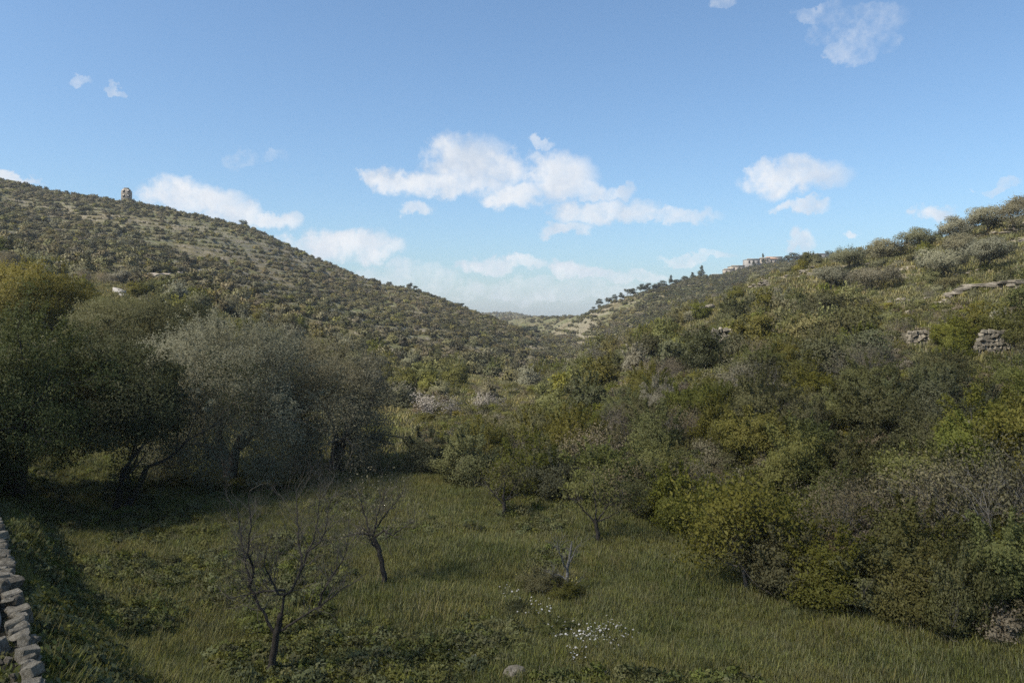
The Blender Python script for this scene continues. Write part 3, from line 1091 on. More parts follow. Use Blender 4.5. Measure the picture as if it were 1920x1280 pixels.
def hill_building():
    x, y, z = plan(237, 431)
    o = empty('hilltop_building', (x, y, z + .6), .42)
    tag(o, 'square multi-storey building with a rounded roofline standing on the left hill crest', 'building')
    w, d, h = 5.4, 5.0, 9.6
    # body with chamfered shoulders
    prof = [(-w / 2, -2), (w / 2, -2), (w / 2, h * .80), (w / 2 - .5, h * .92), (w / 2 - 1.5, h), (-w / 2 + 1.5, h), (-w / 2 + .5, h * .92), (-w / 2, h * .80)]
    n = len(prof)
    v = np.array([(a, 0, b) for a, b in prof] + [(a, d, b) for a, b in prof])
    side = np.array([[(i + 1) % n, i, i + n, (i + 1) % n + n] for i in range(n)])
    caps = np.array([list(range(n)), list(range(n, 2 * n))[::-1]])
    me = mesh_np('wall', v, [side, caps], (M['render_tan'],))
    link('wall', me, o)
    part('parapet', [(-1.3, 1.3, -.12, d + .1, h, h + .35)], 'render_tan', o)
    for f in range(3):
        part('floor_band', [(-w / 2 - .1, w / 2 + .1, -.16, -.01, f * 2.9 + .9, f * 2.9 + 1.15)], 'render_white', o)
        for c in range(2):
            cx = -1.25 + 2.4 * c
            win = part('window', [(cx - .62, cx + .62, -.08, .06, f * 2.75 + 1.7, f * 2.75 + 3.2)], 'void', o)
            part('sill', [(cx - .8, cx + .8, -.3, .02, f * 2.75 + 1.50, f * 2.75 + 1.66)], 'render_white', win)
        win = part('window', [(w / 2 - .06, w / 2 + .07, 1.6, 2.8, f * 2.75 + 1.7, f * 2.75 + 3.1)], 'void', o)


hill_building()


def ruin():
    """whitewashed low walls by the path on the left slope"""
    x, y, z = hit(200, 556)
    o = empty('ruined_hut', (x, y, z), -.15)
    tag(o, 'small white walled ruin beside the path on the left slope', 'ruin')
    k = y / F
    def wall(name, a0, h0, a1, h1, t, dy, drop):
        v = np.array([[a0, dy, h0 - t], [a1, dy, h1 - t], [a1, dy + .5, h1 - t], [a0, dy + .5, h0 - t], [a0, dy, h0], [a1, dy, h1], [a1, dy + .5, h1], [a0, dy + .5, h0]])
        q = np.array([[0, 1, 5, 4], [1, 2, 6, 5], [2, 3, 7, 6], [3, 0, 4, 7], [4, 5, 6, 7]])
        link(name, mesh_np(name, v, q, (M['whitewash'],)), o)
    wall('back_wall', -13 * k, 19 * k, 11 * k, 13 * k, 10 * k, 2.5, 0)
    wall('front_wall', -11 * k, 3 * k, 10 * k, -4 * k, 6 * k, 0, 0)
    wall('side_wall', 15 * k, 6 * k, 27 * k, 5.5 * k, 5 * k, 1.0, 0)


ruin()


def path_strip(pts, width, name='path'):
    P = []
    for i in range(len(pts) - 1):
        (a, b), (c, d) = pts[i], pts[i + 1]
        for t in np.linspace(0, 1, 12, endpoint=False):
            P.append(hit(a + (c - a) * t, b + (d - b) * t)[:2])
    P = np.array(P)
    ks = np.ones(7) / 7
    P = np.stack([np.convolve(np.pad(P[:, i], 3, mode='edge'), ks, 'valid') for i in range(2)], 1)
    t = unit(np.gradient(P, axis=0)); nrm = np.stack([-t[:, 1], t[:, 0]], 1)
    offs = np.linspace(-.5, .5, 4) * width
    V = []
    for k, p in enumerate(P):
        w = .75 + .5 * vnoise(np.array([k * .3]), np.array([2.0]))[0]
        for f in offs:
            q = p + nrm[k] * f * w
            V.append((q[0], q[1], ground(q[0], q[1]) + .12))
    Q = [[i * 4 + j, i * 4 + j + 1, i * 4 + j + 5, i * 4 + j + 4] for i in range(len(P) - 1) for j in range(3)]
    o = link(name, mesh_np(name, np.array(V), np.array(Q), (M['path'],), True))
    tag(o, kind='structure')


path_strip([(170, 533), (196, 529), (250, 520), (300, 514), (350, 512), (410, 508)], 1.6)

# ------------------------------------------------------------------ near trees
def pix(px, py, Y):
    return np.array([(px - 960) / F * Y, Y, CAM_Z + (HORIZON - py) / F * Y])


def drawn_tree(name, Y, limbs, r0, seed, label, group, bark, twigs=(26, .5, 2), leaf=None, depth_spread=.5, up=.10):
    """limbs: polylines in photograph points on the tree's own plane; each bends in depth too"""
    r = np.random.RandomState(seed)
    base = pix(*limbs[0][0], Y)
    o = empty(name, (base[0], Y, ground(base[0], Y) - .1))
    org = np.array(o.location)
    trunk_lines, limb_lines, twig_lines, tips = [], [], [], []
    rad_end = r0
    for li, pts in enumerate(limbs):
        P = np.array([pix(a, b, Y) for a, b in pts])
        if li == 0:
            P[0, 2] = min(P[0, 2], ground(P[0, 0], Y) - .1)
        lean = (r.rand() - .5) * 2 * depth_spread if li else 0.0
        s = np.linspace(0, 1, len(P))
        P[:, 1] += lean * s ** 1.2 * np.linalg.norm(P[-1] - P[0])
        # resample with a little crookedness
        k = len(P) * 3
        si = np.linspace(0, 1, k)
        Q = np.stack([np.interp(si, s, P[:, i]) for i in range(3)], 1)
        Q[1:-1] += r.normal(size=(k - 2, 3)) * .012
        ra = r0 if li == 0 else r0 * (.42 - .015 * li)
        ra = max(ra, r0 * .22)
        rr = np.linspace(ra, ra * (.28 if li or bark == 'dead' else .7), k)
        (trunk_lines if li == 0 else limb_lines).append((Q - org, rr))
        if li:
            for t in range(twigs[0]):
                i = r.randint(k // 4, k)
                dd = unit(Q[min(i + 1, k - 1)] - Q[i - 1])
                sd = unit(np.cross(dd, r.normal(size=3)))
                grow(r, Q[i] - org, unit(dd * .6 + sd + np.array([0, 0, .35])), twigs[1] * (.5 + r.rand()), max(rr[i] * .40, .005), twigs[2], twig_lines, tips, .2, up, (2, 3), .72, 3, .7)
    v, q = tubes(trunk_lines, 9); link('trunk', mesh_np('trunk', v, q, (M[bark],), True), o)
    for ln in limb_lines:
        v, q = tubes([ln], 6); link('limb', mesh_np('limb', v, q, (M[bark],), True), o)
    if twig_lines:
        v, q = tubes(twig_lines, 3); link('twigs', mesh_np('twigs', v, q, (M['bark' if bark != 'dead' else 'dead'],), True), o)
    if leaf and tips:
        n, size, spread, mat = leaf
        T = np.array(tips)
        p = T[r.randint(0, len(T), n)] + r.normal(size=(n, 3)) * spread
        v, q = leaves(p, size, r, .5)
        link('crown', leaf_mesh('crown', v, q, M[mat]), o)
    tag(o, label, 'tree', group)
    return o


BT = 'small orchard trees in the meadow'
drawn_tree('bare_tree', 16.6, [
    [(502, 1310), (506, 1262), (514, 1215), (522, 1172), (528, 1150)],
    [(516, 1188), (500, 1160), (482, 1132), (468, 1105), (456, 1060), (448, 1010), (440, 955)],
    [(466, 1100), (480, 1068), (474, 1030), (481, 970), (486, 908)],
    [(528, 1150), (532, 1118), (550, 1102), (570, 1060), (576, 1032), (590, 1010), (598, 960), (602, 905)],
    [(536, 1112), (524, 1112), (514, 1090), (500, 1062), (505, 1020)],
    [(526, 1182), (550, 1166), (590, 1140), (612, 1125), (642, 1100), (668, 1084)],
    [(598, 1134), (606, 1108), (634, 1062), (652, 1036), (660, 1000)],
    [(534, 1106), (500, 1108), (468, 1112), (430, 1120)],
    [(560, 1085), (564, 1050), (552, 1010), (548, 965), (540, 920)],
    [(575, 1035), (600, 1018), (614, 985), (622, 935)],
], .088, 3, 'largest bare branching tree in the foreground grass', BT, 'bark_dark', (26, .44, 3), None, .35, .14)
drawn_tree('bare_tree', 22.6, [
    [(721, 1114), (720, 1080), (716, 1052), (710, 1028), (700, 1006)],
    [(712, 1035), (700, 1022), (690, 1000), (676, 985)],
    [(704, 1005), (722, 992), (738, 1001), (754, 986), (778, 972)],
    [(700, 1004), (680, 996), (660, 997), (640, 1002)],
    [(700, 1004), (706, 970), (716, 942), (724, 915)],
    [(694, 998), (682, 962), (672, 930)],
    [(704, 990), (730, 955), (752, 930)],
], .085, 8, 'smaller bare tree with a slanting dark trunk behind the largest one', BT, 'bark_dark', (26, .40, 2), (500, .06, .08, 'brown'), .6, .12)
drawn_tree('dead_tree', 22.4, [
    [(1066, 1116), (1063, 1090), (1065, 1062), (1069, 1036), (1072, 1015)],
    [(1064, 1075), (1056, 1052), (1048, 1030), (1044, 1010)],
    [(1066, 1060), (1074, 1040), (1082, 1022)],
    [(1066, 1092), (1080, 1102), (1092, 1118)],
    [(1064, 1086), (1048, 1078), (1040, 1082)],
    [(1062, 1096), (1046, 1100), (1036, 1112)],
], .065, 5, 'small grey dead tree with broken branches in the open meadow', BT, 'dead', (16, .28, 2), None, .5, .05)
drawn_tree('almond_tree', 31, [
    [(945, 970), (944, 955), (946, 940), (944, 928)],
    [(944, 945), (930, 930), (918, 915), (910, 900)],
    [(946, 940), (958, 925), (968, 908), (976, 895)],
    [(944, 930), (946, 910), (944, 890)],
    [(945, 938), (962, 932), (980, 922)],
], .085, 12, 'small leafing tree with a dark forked trunk at the far meadow edge', BT, 'bark_dark', (12, .42, 2), (1300, .10, .14, 'green'), .6)
drawn_tree('almond_tree', 27, [
    [(1123, 1024), (1121, 1000), (1118, 985), (1116, 972)],
    [(1118, 982), (1100, 962), (1086, 945), (1076, 925)],
    [(1118, 980), (1134, 958), (1150, 935), (1160, 910)],
    [(1117, 974), (1118, 945), (1116, 910), (1120, 885)],
    [(1118, 978), (1140, 968), (1165, 955)],
], .085, 14, 'slender leafing tree with a thin straight trunk right of the dead tree', BT, 'bark_dark', (12, .42, 2), (1500, .10, .14, 'green'), .6)
drawn_tree('almond_tree', 22.2, [
    [(1402, 1118), (1398, 1090), (1396, 1060), (1394, 1040)],
    [(1397, 1070), (1378, 1040), (1360, 1010), (1350, 985)],
    [(1396, 1060), (1410, 1030), (1425, 1000), (1436, 975)],
    [(1395, 1045), (1392, 1010), (1388, 975), (1384, 958)],
    [(1398, 1080), (1430, 1060), (1455, 1040), (1470, 1020)],
    [(1396, 1066), (1370, 1060), (1348, 1050), (1336, 1035)],
], .07, 17, 'rounded small tree with fresh pale leaves at the thicket edge by the meadow', BT, 'bark', (22, .55, 2), (9000, .105, .24, 'green'), .7)


def crown_tree(name, px, Y, w, h, seed, mat, bark, label, group, n=30000, leaf=.13, trunk=.26, clear=.22, clumps=90, cr=.9, low=-.45, lean=(0, 0), extra=(), trunks=1, depth=None, aspect=.42):
    """a broad tree: tapered trunk and limbs reaching into an uneven crown of leaf clumps"""
    r = np.random.RandomState(seed)
    x, y, z = plan(px, Y)
    o = empty(name, (x, y, z - .1))
    d = depth or w
    cz = h * (clear + (1 - clear) / 2)
    L, T = [], []
    for k in range(trunks):
        a = r.rand() * 6.28
        p0 = np.array([.35 * math.cos(a), .35 * math.sin(a), 0]) * (trunks > 1)
        grow(r, p0, (lean[0] + .5 * p0[0], lean[1] + .5 * p0[1], 1), h * .30, trunk, 4, L, T, .16, .06, (2, 3), .78, 3, .75)
    k = np.array([w / 2, d / 2])
    V, Q = tubes(L[:trunks], 10)
    link('trunk', mesh_np('trunk', V, Q, (M[bark],), True), o)
    V, Q = tubes(L[trunks:], 5)
    link('limbs', mesh_np('limbs', V, Q, (M[bark],), True), o)
    p = crown(r, n, w / 2 * .86, d / 2 * .86, h * (1 - clear) / 2 * .9, cz, clumps, cr, low)
    for (ex, ey, ez, er, en) in extra:
        c = np.array([ex, ey, ez]) + unit(r.normal(size=(en, 3))) * (r.rand(en) ** .5)[:, None] * er
        p = np.concatenate([p, c])
    for k in range(clumps // 2):                          # sprays that break the outline
        a = r.rand() * 6.28; e = -.1 + 1.5 * r.rand()
        dv = np.array([math.cos(a) * math.cos(e), math.sin(a) * math.cos(e), math.sin(e)])
        t = r.rand(n // 700 + 4)
        P0 = dv * np.array([w / 2, d / 2, h * (1 - clear) / 2]) * .80 + np.array([0, 0, cz])
        p = np.concatenate([p, P0 + (dv * .7 + r.normal(size=3) * .3 + np.array([0, 0, .25]))[None] * (t * h * .14)[:, None] + r.normal(size=(len(t), 3)) * leaf * .7])
    T = np.array(T)
    m = n // 5
    p = np.concatenate([p, T[r.randint(0, len(T), m)] + r.normal(size=(m, 3)) * .35])
    p = p[p[:, 2] > .3]
    V, Q = leaves(p, leaf, r, aspect)
    link('crown', leaf_mesh('crown', V, Q, M[mat]), o)
    tag(o, label, 'tree', group)
    return o


LG = 'large trees at the left of the meadow'
crown_tree('olive_tree', 430, 36, 9.4, 8.0, 31, 'grey', 'bark', 'broad grey-green olive tree behind the foreground bare tree', LG, 105000, .085, .32, .05, 190, .80, -.85, extra=((-2.6, -1.2, 1.5, 1.3, 5000), (2.2, -1.5, 1.4, 1.2, 4000), (0, -2.4, 1.8, 1.3, 5000), (3.4, 0, 2.0, 1.2, 4000)), trunks=2)
crown_tree('olive_tree', 622, 39.5, 6.6, 7.4, 32, 'grey', 'bark', 'narrower grey olive tree at the right flank of the broad olive', LG, 66000, .085, .26, .04, 140, .70, -.85, extra=((-1.2, -1.2, 1.3, 1.1, 4000), (1.6, -.8, 1.3, 1.2, 4500), (2.4, .3, 2.0, 1.0, 3000)), trunks=2)
crown_tree('evergreen_tree', 15, 29, 7.8, 7.4, 33, 'dark', 'bark_dark', 'tall dark evergreen tree filling the left edge above the terrace', LG, 95000, .09, .30, .02, 190, .68, -.9, (.1, 0), trunks=2)
crown_tree('evergreen_tree', 215, 31, 5.4, 7.0, 34, 'dark', 'bark_dark', 'lower dark evergreen with drooping branches left of the broad olive', LG, 70000, .09, .16, .22, 120, .55, -.5, (.35, 0), extra=((.9, -.6, 1.9, .85, 1600), (.5, -.5, 1.2, .7, 1100)), trunks=2)
crown_tree('leafy_tree', 270, 50, 11.0, 7.6, 35, 'green', 'bark', 'yellow-green leafy tree rising behind the dark evergreens', LG, 70000, .12, .26, .10, 150, .65, -.6, trunks=2)
crown_tree('leafy_tree', 60, 64, 9.0, 6.6, 36, 'yellow', 'bark', 'yellowish tree lit by sun above the dark evergreen at the left edge', LG, 45000, .15, .26, .12, 80, 1.0, -.6, trunks=2)

RO = 'olive trees on the upper right slope'
olv = [(1640, 92, 6.6, 3.2, 'spreading olive tree with two dark leaning trunks above the broken boulders'),
       (1762, 88, 6.0, 3.9, 'rounded olive tree in the middle of the upper right slope'),
       (1852, 84, 4.8, 4.0, 'olive tree with a dark slanting trunk and shadow near the right edge'),
       (1590, 112, 5.4, 3.4, 'olive tree at the left end of the skyline row'),
       (1660, 116, 5.6, 3.6, 'skyline olive tree second from the left end of the row'),
       (1720, 113, 5.2, 3.8, 'skyline olive tree in the middle of the row'),
       (1790, 108, 5.2, 3.9, 'skyline olive tree right of the middle of the row'),
       (1850, 106, 5.0, 3.9, 'skyline olive tree second from the right edge'),
       (1908, 102, 5.0, 4.3, 'topmost skyline olive tree at the right edge'),
       (1560, 100, 4.2, 2.9, 'small olive tree below the dark ridge pines'),
       (1800, 96, 4.2, 3.2, 'low olive tree tucked between larger olives on the slope')]
for i, (px, Y, w, h, lab) in enumerate(olv):
    crown_tree('olive_tree', px, Y, w, h, 50 + i, 'grey', 'bark_dark', lab, RO, 9000, .17, .16, .24, 44, .62, -.35, (.3 if i % 2 else -.3, 0), trunks=2)

# single dark shrubs and trees that stand out on the right slope
crown_tree('evergreen_bush', 1312, 56, 3.0, 3.8, 71, 'dark', 'bark_dark', 'tall dark rounded evergreen bush on the lower right slope', 'dark evergreens on the right slope', 9000, .14, .08, .02, 50, .5, -.9)
for px, Y, w, h, lab in ((1545, 70, 5.0, 4.0, 'broad dark evergreen tree under the pale rubble outcrop'), (1600, 62, 2.6, 3.0, 'dark evergreen bush right of the broad dark tree on the slope'),
                         (1215, 74, 2.8, 2.6, 'dark evergreen bush low on the slope left of the tall rounded one'), (1374, 60, 1.6, 2.0, 'small dark evergreen just right of the small wall stub'),
                         (1950, 58, 4.0, 4.2, 'dark evergreen tree at the right edge beside the wide stone wall'), (1630, 50, 2.6, 2.4, 'dark evergreen bush below the low wall remnant'),
                         (1540, 46, 2.4, 2.6, 'dark upright bush in the middle of the right slope')):
    crown_tree('evergreen_bush', px, Y, w, h, int(px), 'dark', 'bark_dark', lab, 'dark evergreens on the right slope', 7000, .17, .10, .05, 40, .55, -.8)

# pale leafless shrubs in the valley bottom
for px, Y, w, h, lab in ((818, 66, 3.6, 2.6, 'pale leafless shrub in the valley field behind the olive'), (912, 70, 2.6, 2.2, 'smaller pale leafless shrub right of the other one in the valley field')):
    x, y, z = plan(px, Y)
    f, s = brush_meshes('pale_brush', int(px), 2.6, 3600, .10, 16, 3)
    o = empty('leafless_bush', (x, y, z), 0, (w / 3, w / 3, h / 2.8))
    fo = link('twig_buds', f, o); with_mat(fo, M['twig'])
    link('stems', s, o)
    tag(o, lab, 'shrub', 'pale leafless shrubs in the valley')

# rocks and walls stay in view: photograph point, half extents, distance
CLEAR = [(1508, 514, 30, 20, 120), (1645, 474, 42, 10, 130), (1310, 596, 28, 14, 125), (1683, 562, 22, 22, 95), (1752, 560, 32, 20, 90), (1905, 430, 30, 20, 120), (1850, 538, 80, 22, 85),
         (1428, 534, 20, 8, 140), (1868, 640, 50, 26, 52), (1724, 635, 22, 18, 54), (1352, 632, 18, 18, 66), (1852, 470, 50, 22, 88), (1640, 508, 52, 24, 96), (1312, 665, 34, 46, 58), (818, 764, 46, 26, 66), (912, 768, 28, 20, 70), (880, 738, 110, 14, 72), (1690, 664, 14, 12, 60), (1160, 714, 14, 12, 110), (1562, 856, 20, 12, 60)]


CLEAR = [(a, b, c, d, hit(a, b + d)[1] + 1.0) for a, b, c, d, e in CLEAR]


def hides(x, y, z, w, h):
    for fx, fy, rx, ry, fd in CLEAR:
        if y > fd:
            continue
        cx, ct = picture(x, y, z + h)
        cb = picture(x, y, z)[1]
        hw = w * .5 * F / y
        if cx + hw > fx - rx and cx - hw < fx + rx and ct < fy + ry and cb > fy - ry:
            return True
    return False




def free(x, y, w):
    for (a, b, c) in taken:
        if (a - x) ** 2 + (b - y) ** 2 < (.33 * (w + c)) ** 2:
            return False
    return True



def clear_mask(x, y, z, h):
    """True where low growth would stand in front of a rock or wall"""
    px = 960 + F * x / y
    pt, pb = HORIZON - F * (z + h - CAM_Z) / y, HORIZON - F * (z - CAM_Z) / y
    m = np.zeros(len(x), bool)
    for fx, fy, rx, ry, fd in CLEAR[8:11]:
        m |= (y < fd + 1) & (np.abs(px - fx) < rx) & (pt < fy + ry * .8) & (pb > fy - ry)
    for fx, fy, rx, ry, fd in CLEAR:
        m |= (y < fd) & (np.abs(px - fx) < rx * .85) & (pt < fy + ry * .5) & (pb > fy - ry)
    return m


# ------------------------------------------------------------------ bushes of the thicket and the lower slopes
def edge_x(y):
    return np.interp(y, [8, 14, 17.7, 20, 23, 28.8, 33, 38, 42, 60, 100, 135], [15, 12, 10.6, 9.2, 7.6, 5.9, 2.0, -2.4, -4.2, -8, -12, -14])


taken = []


for px, Y, w in ((1312, 56, 2.4), (1545, 70, 4), (1600, 62, 2.4), (1215, 74, 2.4), (1905, 53, 3), (818, 66, 3), (912, 70, 2.4), (1402, 22.2, 2.6), (1123, 27, 1.5), (945, 31, 1.5),
                 (1870, 43.5, 3.0), (1850, 44.8, 3.0), (1890, 44.8, 3.0), (1724, 45.5, 2.0), (1352, 58.5, 2.0), (1340, 56, 1.2), (1870, 41.5, 2.0)):
    taken.append(((px - 960) / F * Y, Y, w))

# bushes that can be placed from the photograph: picture x, distance, kind, width, height
for px, Y, kind, w, h in [
    (1470, 21.6, 'green', 2.6, 2.0), (1560, 20.6, 'green', 2.8, 2.0), (1640, 19.8, 'dark', 2.6, 1.8), (1715, 19.2, 'green', 2.4, 1.9), (1800, 17.9, 'dark', 1.7, 2.3),
    (1880, 18.6, 'green', 2.6, 2.2), (1560, 24.5, 'brush', 3.0, 2.7), (1800, 22.5, 'brush', 3.4, 3.0), (1890, 21.5, 'brush', 3.4, 3.2), (1690, 23.5, 'brush', 3.0, 2.6), (1730, 25.5, 'green', 3.0, 2.2),
    (1360, 27, 'green', 3.0, 2.0), (1270, 28.5, 'green', 2.8, 2.2), (1225, 30, 'dark', 2.6, 2.1), (1050, 33.5, 'dark', 2.6, 2.2), (990, 34.5, 'green', 3.2, 2.6), (880, 37, 'green', 3.4, 2.6), (800, 40, 'dark', 2.8, 2.2),
    (1120, 32, 'green', 3.4, 2.5), (1180, 31, 'brush', 3.0, 2.4), (1500, 31, 'dark', 3.0, 2.2), (1600, 29, 'dark', 2.8, 2.0), (1420, 33, 'green', 3.4, 2.3), (1850, 28, 'green', 3.6, 2.4), (1650, 33, 'dark', 3.4, 2.6), (1760, 34, 'dark', 3.2, 2.4)]:
    x = (px - 960) / F * Y
    add_bush(x, Y, kind, w, h)
    taken.append((x, Y, w))

r = np.random.RandomState(21)
tries = 0
nb = 0
while tries < 14000 and nb < 440:
    tries += 1
    y = math.sqrt(18 ** 2 + r.rand() * (136 ** 2 - 18 ** 2))
    if r.rand() < .45:
        y = 18 + 40 * r.rand()
    u = -.16 + r.rand() * .90
    x = u * y
    if x < edge_x(y):
        continue
    z = ground(x, y)
    field = (-.16 < u < .05) and 72 < y < 128
    if field and r.rand() < .86:
        continue
    upper = z > 9.5
    if upper and r.rand() < .62:
        continue
    v = fbm(np.array([x * .08]), np.array([y * .08]), 4, 3)[0]
    t = r.rand()
    if upper:
        kind = 'grey' if t < .42 else 'yellow' if t < .62 else 'green' if t < .8 else 'brush' if t < .93 else 'dark'
        w = 1.1 + 1.6 * r.rand() ** 1.5
    elif y > 60:
        kind = 'green' if t < .34 else 'yellow' if t < .55 else 'grey' if t < .75 else 'brush' if t < .88 else 'dark'
        w = 2.0 + 1.8 * r.rand()
    else:
        kind = 'green' if t < .50 + (v - .5) else 'dark' if t < .68 else 'brush' if t < .86 else 'grey' if t < .93 else 'yellow'
        w = 2.2 + 1.7 * r.rand()
    if not free(x, y, w):
        continue
    h = w * (.62 + .3 * r.rand())
    if hides(x, y, z, w * .8, h) or not shows(np.array([x]), np.array([y]), np.array([z + h]))[0]:
        continue
    taken.append((x, y, w))
    add_bush(x, y, kind, w, h, r)
    nb += 1
# lower left slope behind the big trees
tries = nl = 0
while tries < 6000 and nl < 150:
    tries += 1
    y = math.sqrt(52 ** 2 + r.rand() * (132 ** 2 - 52 ** 2))
    u = -.72 + r.rand() * .60
    x = u * y
    if u > -.2 and y < 70:
        continue
    z = ground(x, y)
    t = r.rand()
    kind = 'green' if t < .30 else 'yellow' if t < .42 else 'grey' if t < .80 else 'dark' if t < .90 else 'brush'
    w = 2.0 + 2.0 * r.rand()
    if not free(x, y, w) or not shows(np.array([x]), np.array([y]), np.array([z + 2]))[0]:
        continue
    px, py = picture(x, y, z + 1.5)
    if 170 < px < 235 and 520 < py < 570:
        continue
    taken.append((x, y, w))
    add_bush(x, y, kind, w, w * (.6 + .25 * r.rand()), r)
    nl += 1


# low leafy plants round the dead tree
r = np.random.RandomState(91)
for px, py, kind, w, h in ((1018, 1112, 'yellow', 1.3, .75), (1056, 1128, 'green', 1.1, .6), (975, 1160, 'dark', 1.0, .45), (1035, 1190, 'dark', 1.2, .45), (820, 1225, 'dark', 1.1, .4)):
    x, y, z = hit(px, py)
    add_bush(x, y, kind, w, h, r)


# ------------------------------------------------------------------ scrub on the hillsides
HILLSHRUBS = []


def hillside_scrub():
    r = np.random.RandomState(40)
    n = 190000
    y = np.sqrt(118 ** 2 + r.rand(n) * (560 ** 2 - 118 ** 2))
    u = -.76 + r.rand(n) * 1.40
    # farther ridges
    n2 = 26000
    y = np.concatenate([y, 560 + r.rand(n2) * 1300]); u = np.concatenate([u, -.08 + r.rand(n2) * .5])
    x = u * y
    z = height(x, y)
    keep = ~((u > .05) & (y < 140))
    dn = fbm(x * .018, y * .018, 6, 4)
    keep &= r.rand(len(x)) < np.clip(.34 + (dn - .5) * 1.0 + .30 * sstep(.16, .24, u) * sstep(280, 340, y) + .3 * sstep(-.12, -.02, u) * (y > 230) * (y < 360) - .12 * (u > -.04) * (u < .17) * (y > 372) * (y < 700) - .12 * (u > .045) * (u < .15) * (y > 335) * (y <= 372), .05, .92)
    w = (.30 + .95 * r.rand(len(x)) ** 3.0) * np.where(y > 560, 1.5, 1.0)
    steep = np.hypot(height(x + .7, y) - z, height(x, y + .7) - z) / .7
    keep &= r.rand(len(x)) > .75 * sstep(.42, .75, steep) * (y < 520)
    far_right = (u > .0) & (y > 300)
    keep &= ~(far_right & (y > 480) & (y < 700) & (r.rand(len(x)) < .2))
    keep &= shows(x, y, z + 2.2 * w)
    px = 960 + F * u; py = HORIZON - F * (z - CAM_Z) / y
    keep &= ~((px > 172) & (px < 232) & (py > 522) & (py < 575))
    keep &= ~((px > 165) & (px < 420) & (np.abs(py - np.interp(px, [170, 250, 350, 410], [532, 520, 512, 508])) < 2.6))
    x, y, z, w, u, dn = x[keep], y[keep], z[keep], w[keep], u[keep], dn[keep]
    n = len(x)
    t = r.rand(n)
    zone = fbm(x * .012 + 9, y * .012, 2, 3)
    pd = np.clip(.20 + (zone - .5) * 1.0 + .22 * sstep(-.25, 0.0, u) * sstep(200, 300, y) + .40 * sstep(.14, .2, u) * sstep(280, 340, y), .04, .88)      # share of dark evergreens
    kind = np.where(t < pd, 2, np.where(t < pd + .52 * (1 - pd), 0, np.where(t < pd + .80 * (1 - pd), 1, 3)))      # 0 grey 1 green 2 dark 3 yellow
    order = np.argsort(-(w / y))
    kinds = ['grey', 'green', 'dark', 'yellow']
    rot = r.rand(n) * 6.28
    pick = r.randint(0, len(FARB), n)
    single = order[:280]
    for i in single:
        o = link('hillside_shrub', FARB[pick[i]][0], None, (x[i], y[i], z[i] - .1))
        o.rotation_euler = (0, 0, rot[i]); o.scale = (w[i], w[i], w[i])
        with_mat(o, M['scrub_' + kinds[kind[i]]])
        ppx, ppy = picture(x[i], y[i], z[i] + w[i])
        HILLSHRUBS.append((o, kinds[kind[i]], ppx, ppy))
    rest = order[280:]
    src = [(FARB[k][0], M['scrub_' + m]) for m in kinds for k in range(len(FARB))]
    pts = np.stack([x, y, z - .1], 1)[rest]
    sc = np.stack([w * (.8 + .5 * r.rand(n)), w * (.8 + .5 * r.rand(n)), w * (.45 + .5 * r.rand(n))], 1)[rest]
    o = gn_scatter('hillside_scrub', pts, sc, rot[rest], kind[rest] * len(FARB) + pick[rest], src)
    tag(o, 'dense low scrub covering the distant hillsides', 'scrub', kind='stuff')
    # limestone blocks scattered between the shrubs
    m = 16000
    y = np.sqrt(60 ** 2 + r.rand(m) * (480 ** 2 - 60 ** 2)); u = -.74 + r.rand(m) * 1.46
    x = u * y
    z = height(x, y)
    g = np.stack([height(x + .8, y) - z, height(x, y + .8) - z], 1) / .8
    sl = np.linalg.norm(g, axis=1)
    k = (r.rand(m) < np.clip((sl - .18) * 1.6, .03, .8)) & shows(x, y, z + .5) & (z > 3)
    x, y, z = x[k], y[k], z[k]
    for fx, fy, rx, ry, fd in CLEAR[:8] + CLEAR[14:16]:           # rubble gathers round the outcrops
        for q in range(70):
            hx, hy, hz = hit(fx + r.normal() * rx * .8, fy + r.normal() * ry * .9)
            x, y, z = np.append(x, hx), np.append(y, hy), np.append(z, hz)
    n = len(x)
    s = .22 + .9 * r.rand(n) ** 3
    o = gn_scatter('limestone_rubble', np.stack([x, y, z + .02], 1), np.stack([s * 1.5, s, s * .6], 1), r.rand(n) * 6.28, r.randint(0, 8, n), [(me, None) for me in STONES])
    tag(o, 'pale limestone rubble scattered over the slopes', 'rubble', kind='stuff')


hillside_scrub()


# ------------------------------------------------------------------ ridge pines
def pine_meshes(seed, h=5.0, w=3.2, n=1500, upright=False):
    r = np.random.RandomState(seed)
    L, T = [], []
    grow(r, (0, 0, -.3), (.1 * r.normal(), 0, 1), h * .55, .12, 2, L, T, .08, .1, (3, 4), .5, 3, .9)
    V, Q = tubes(L, 4)
    tr = mesh_np('pine_trunk', V, Q, (M['bark_dark'],), True)
    if upright:
        p = crown(r, n, w / 2, w / 2, h * .46, h * .52, 26, w * .26, -.95)
        p[:, :2] *= np.clip(1.25 - .75 * (p[:, 2:3] / h), .15, 1.2)
    else:
        p = crown(r, n, w / 2, w / 2 * .9, h * (.30 + .10 * r.rand()), h * (.58 + .08 * r.rand()), 11, w * .25, -.8, .05)
        p[:, 0] += (p[:, 2] - h * .5) * r.normal() * .15
    V, Q = leaves(p, .34, r, .5)
    return leaf_mesh('pine_crown', V, Q, M['pine']), tr


PINES = [pine_meshes(600 + i) for i in range(7)]
CONES = [pine_meshes(620 + i, 6.0, 2.6, 1500, True) for i in range(2)]


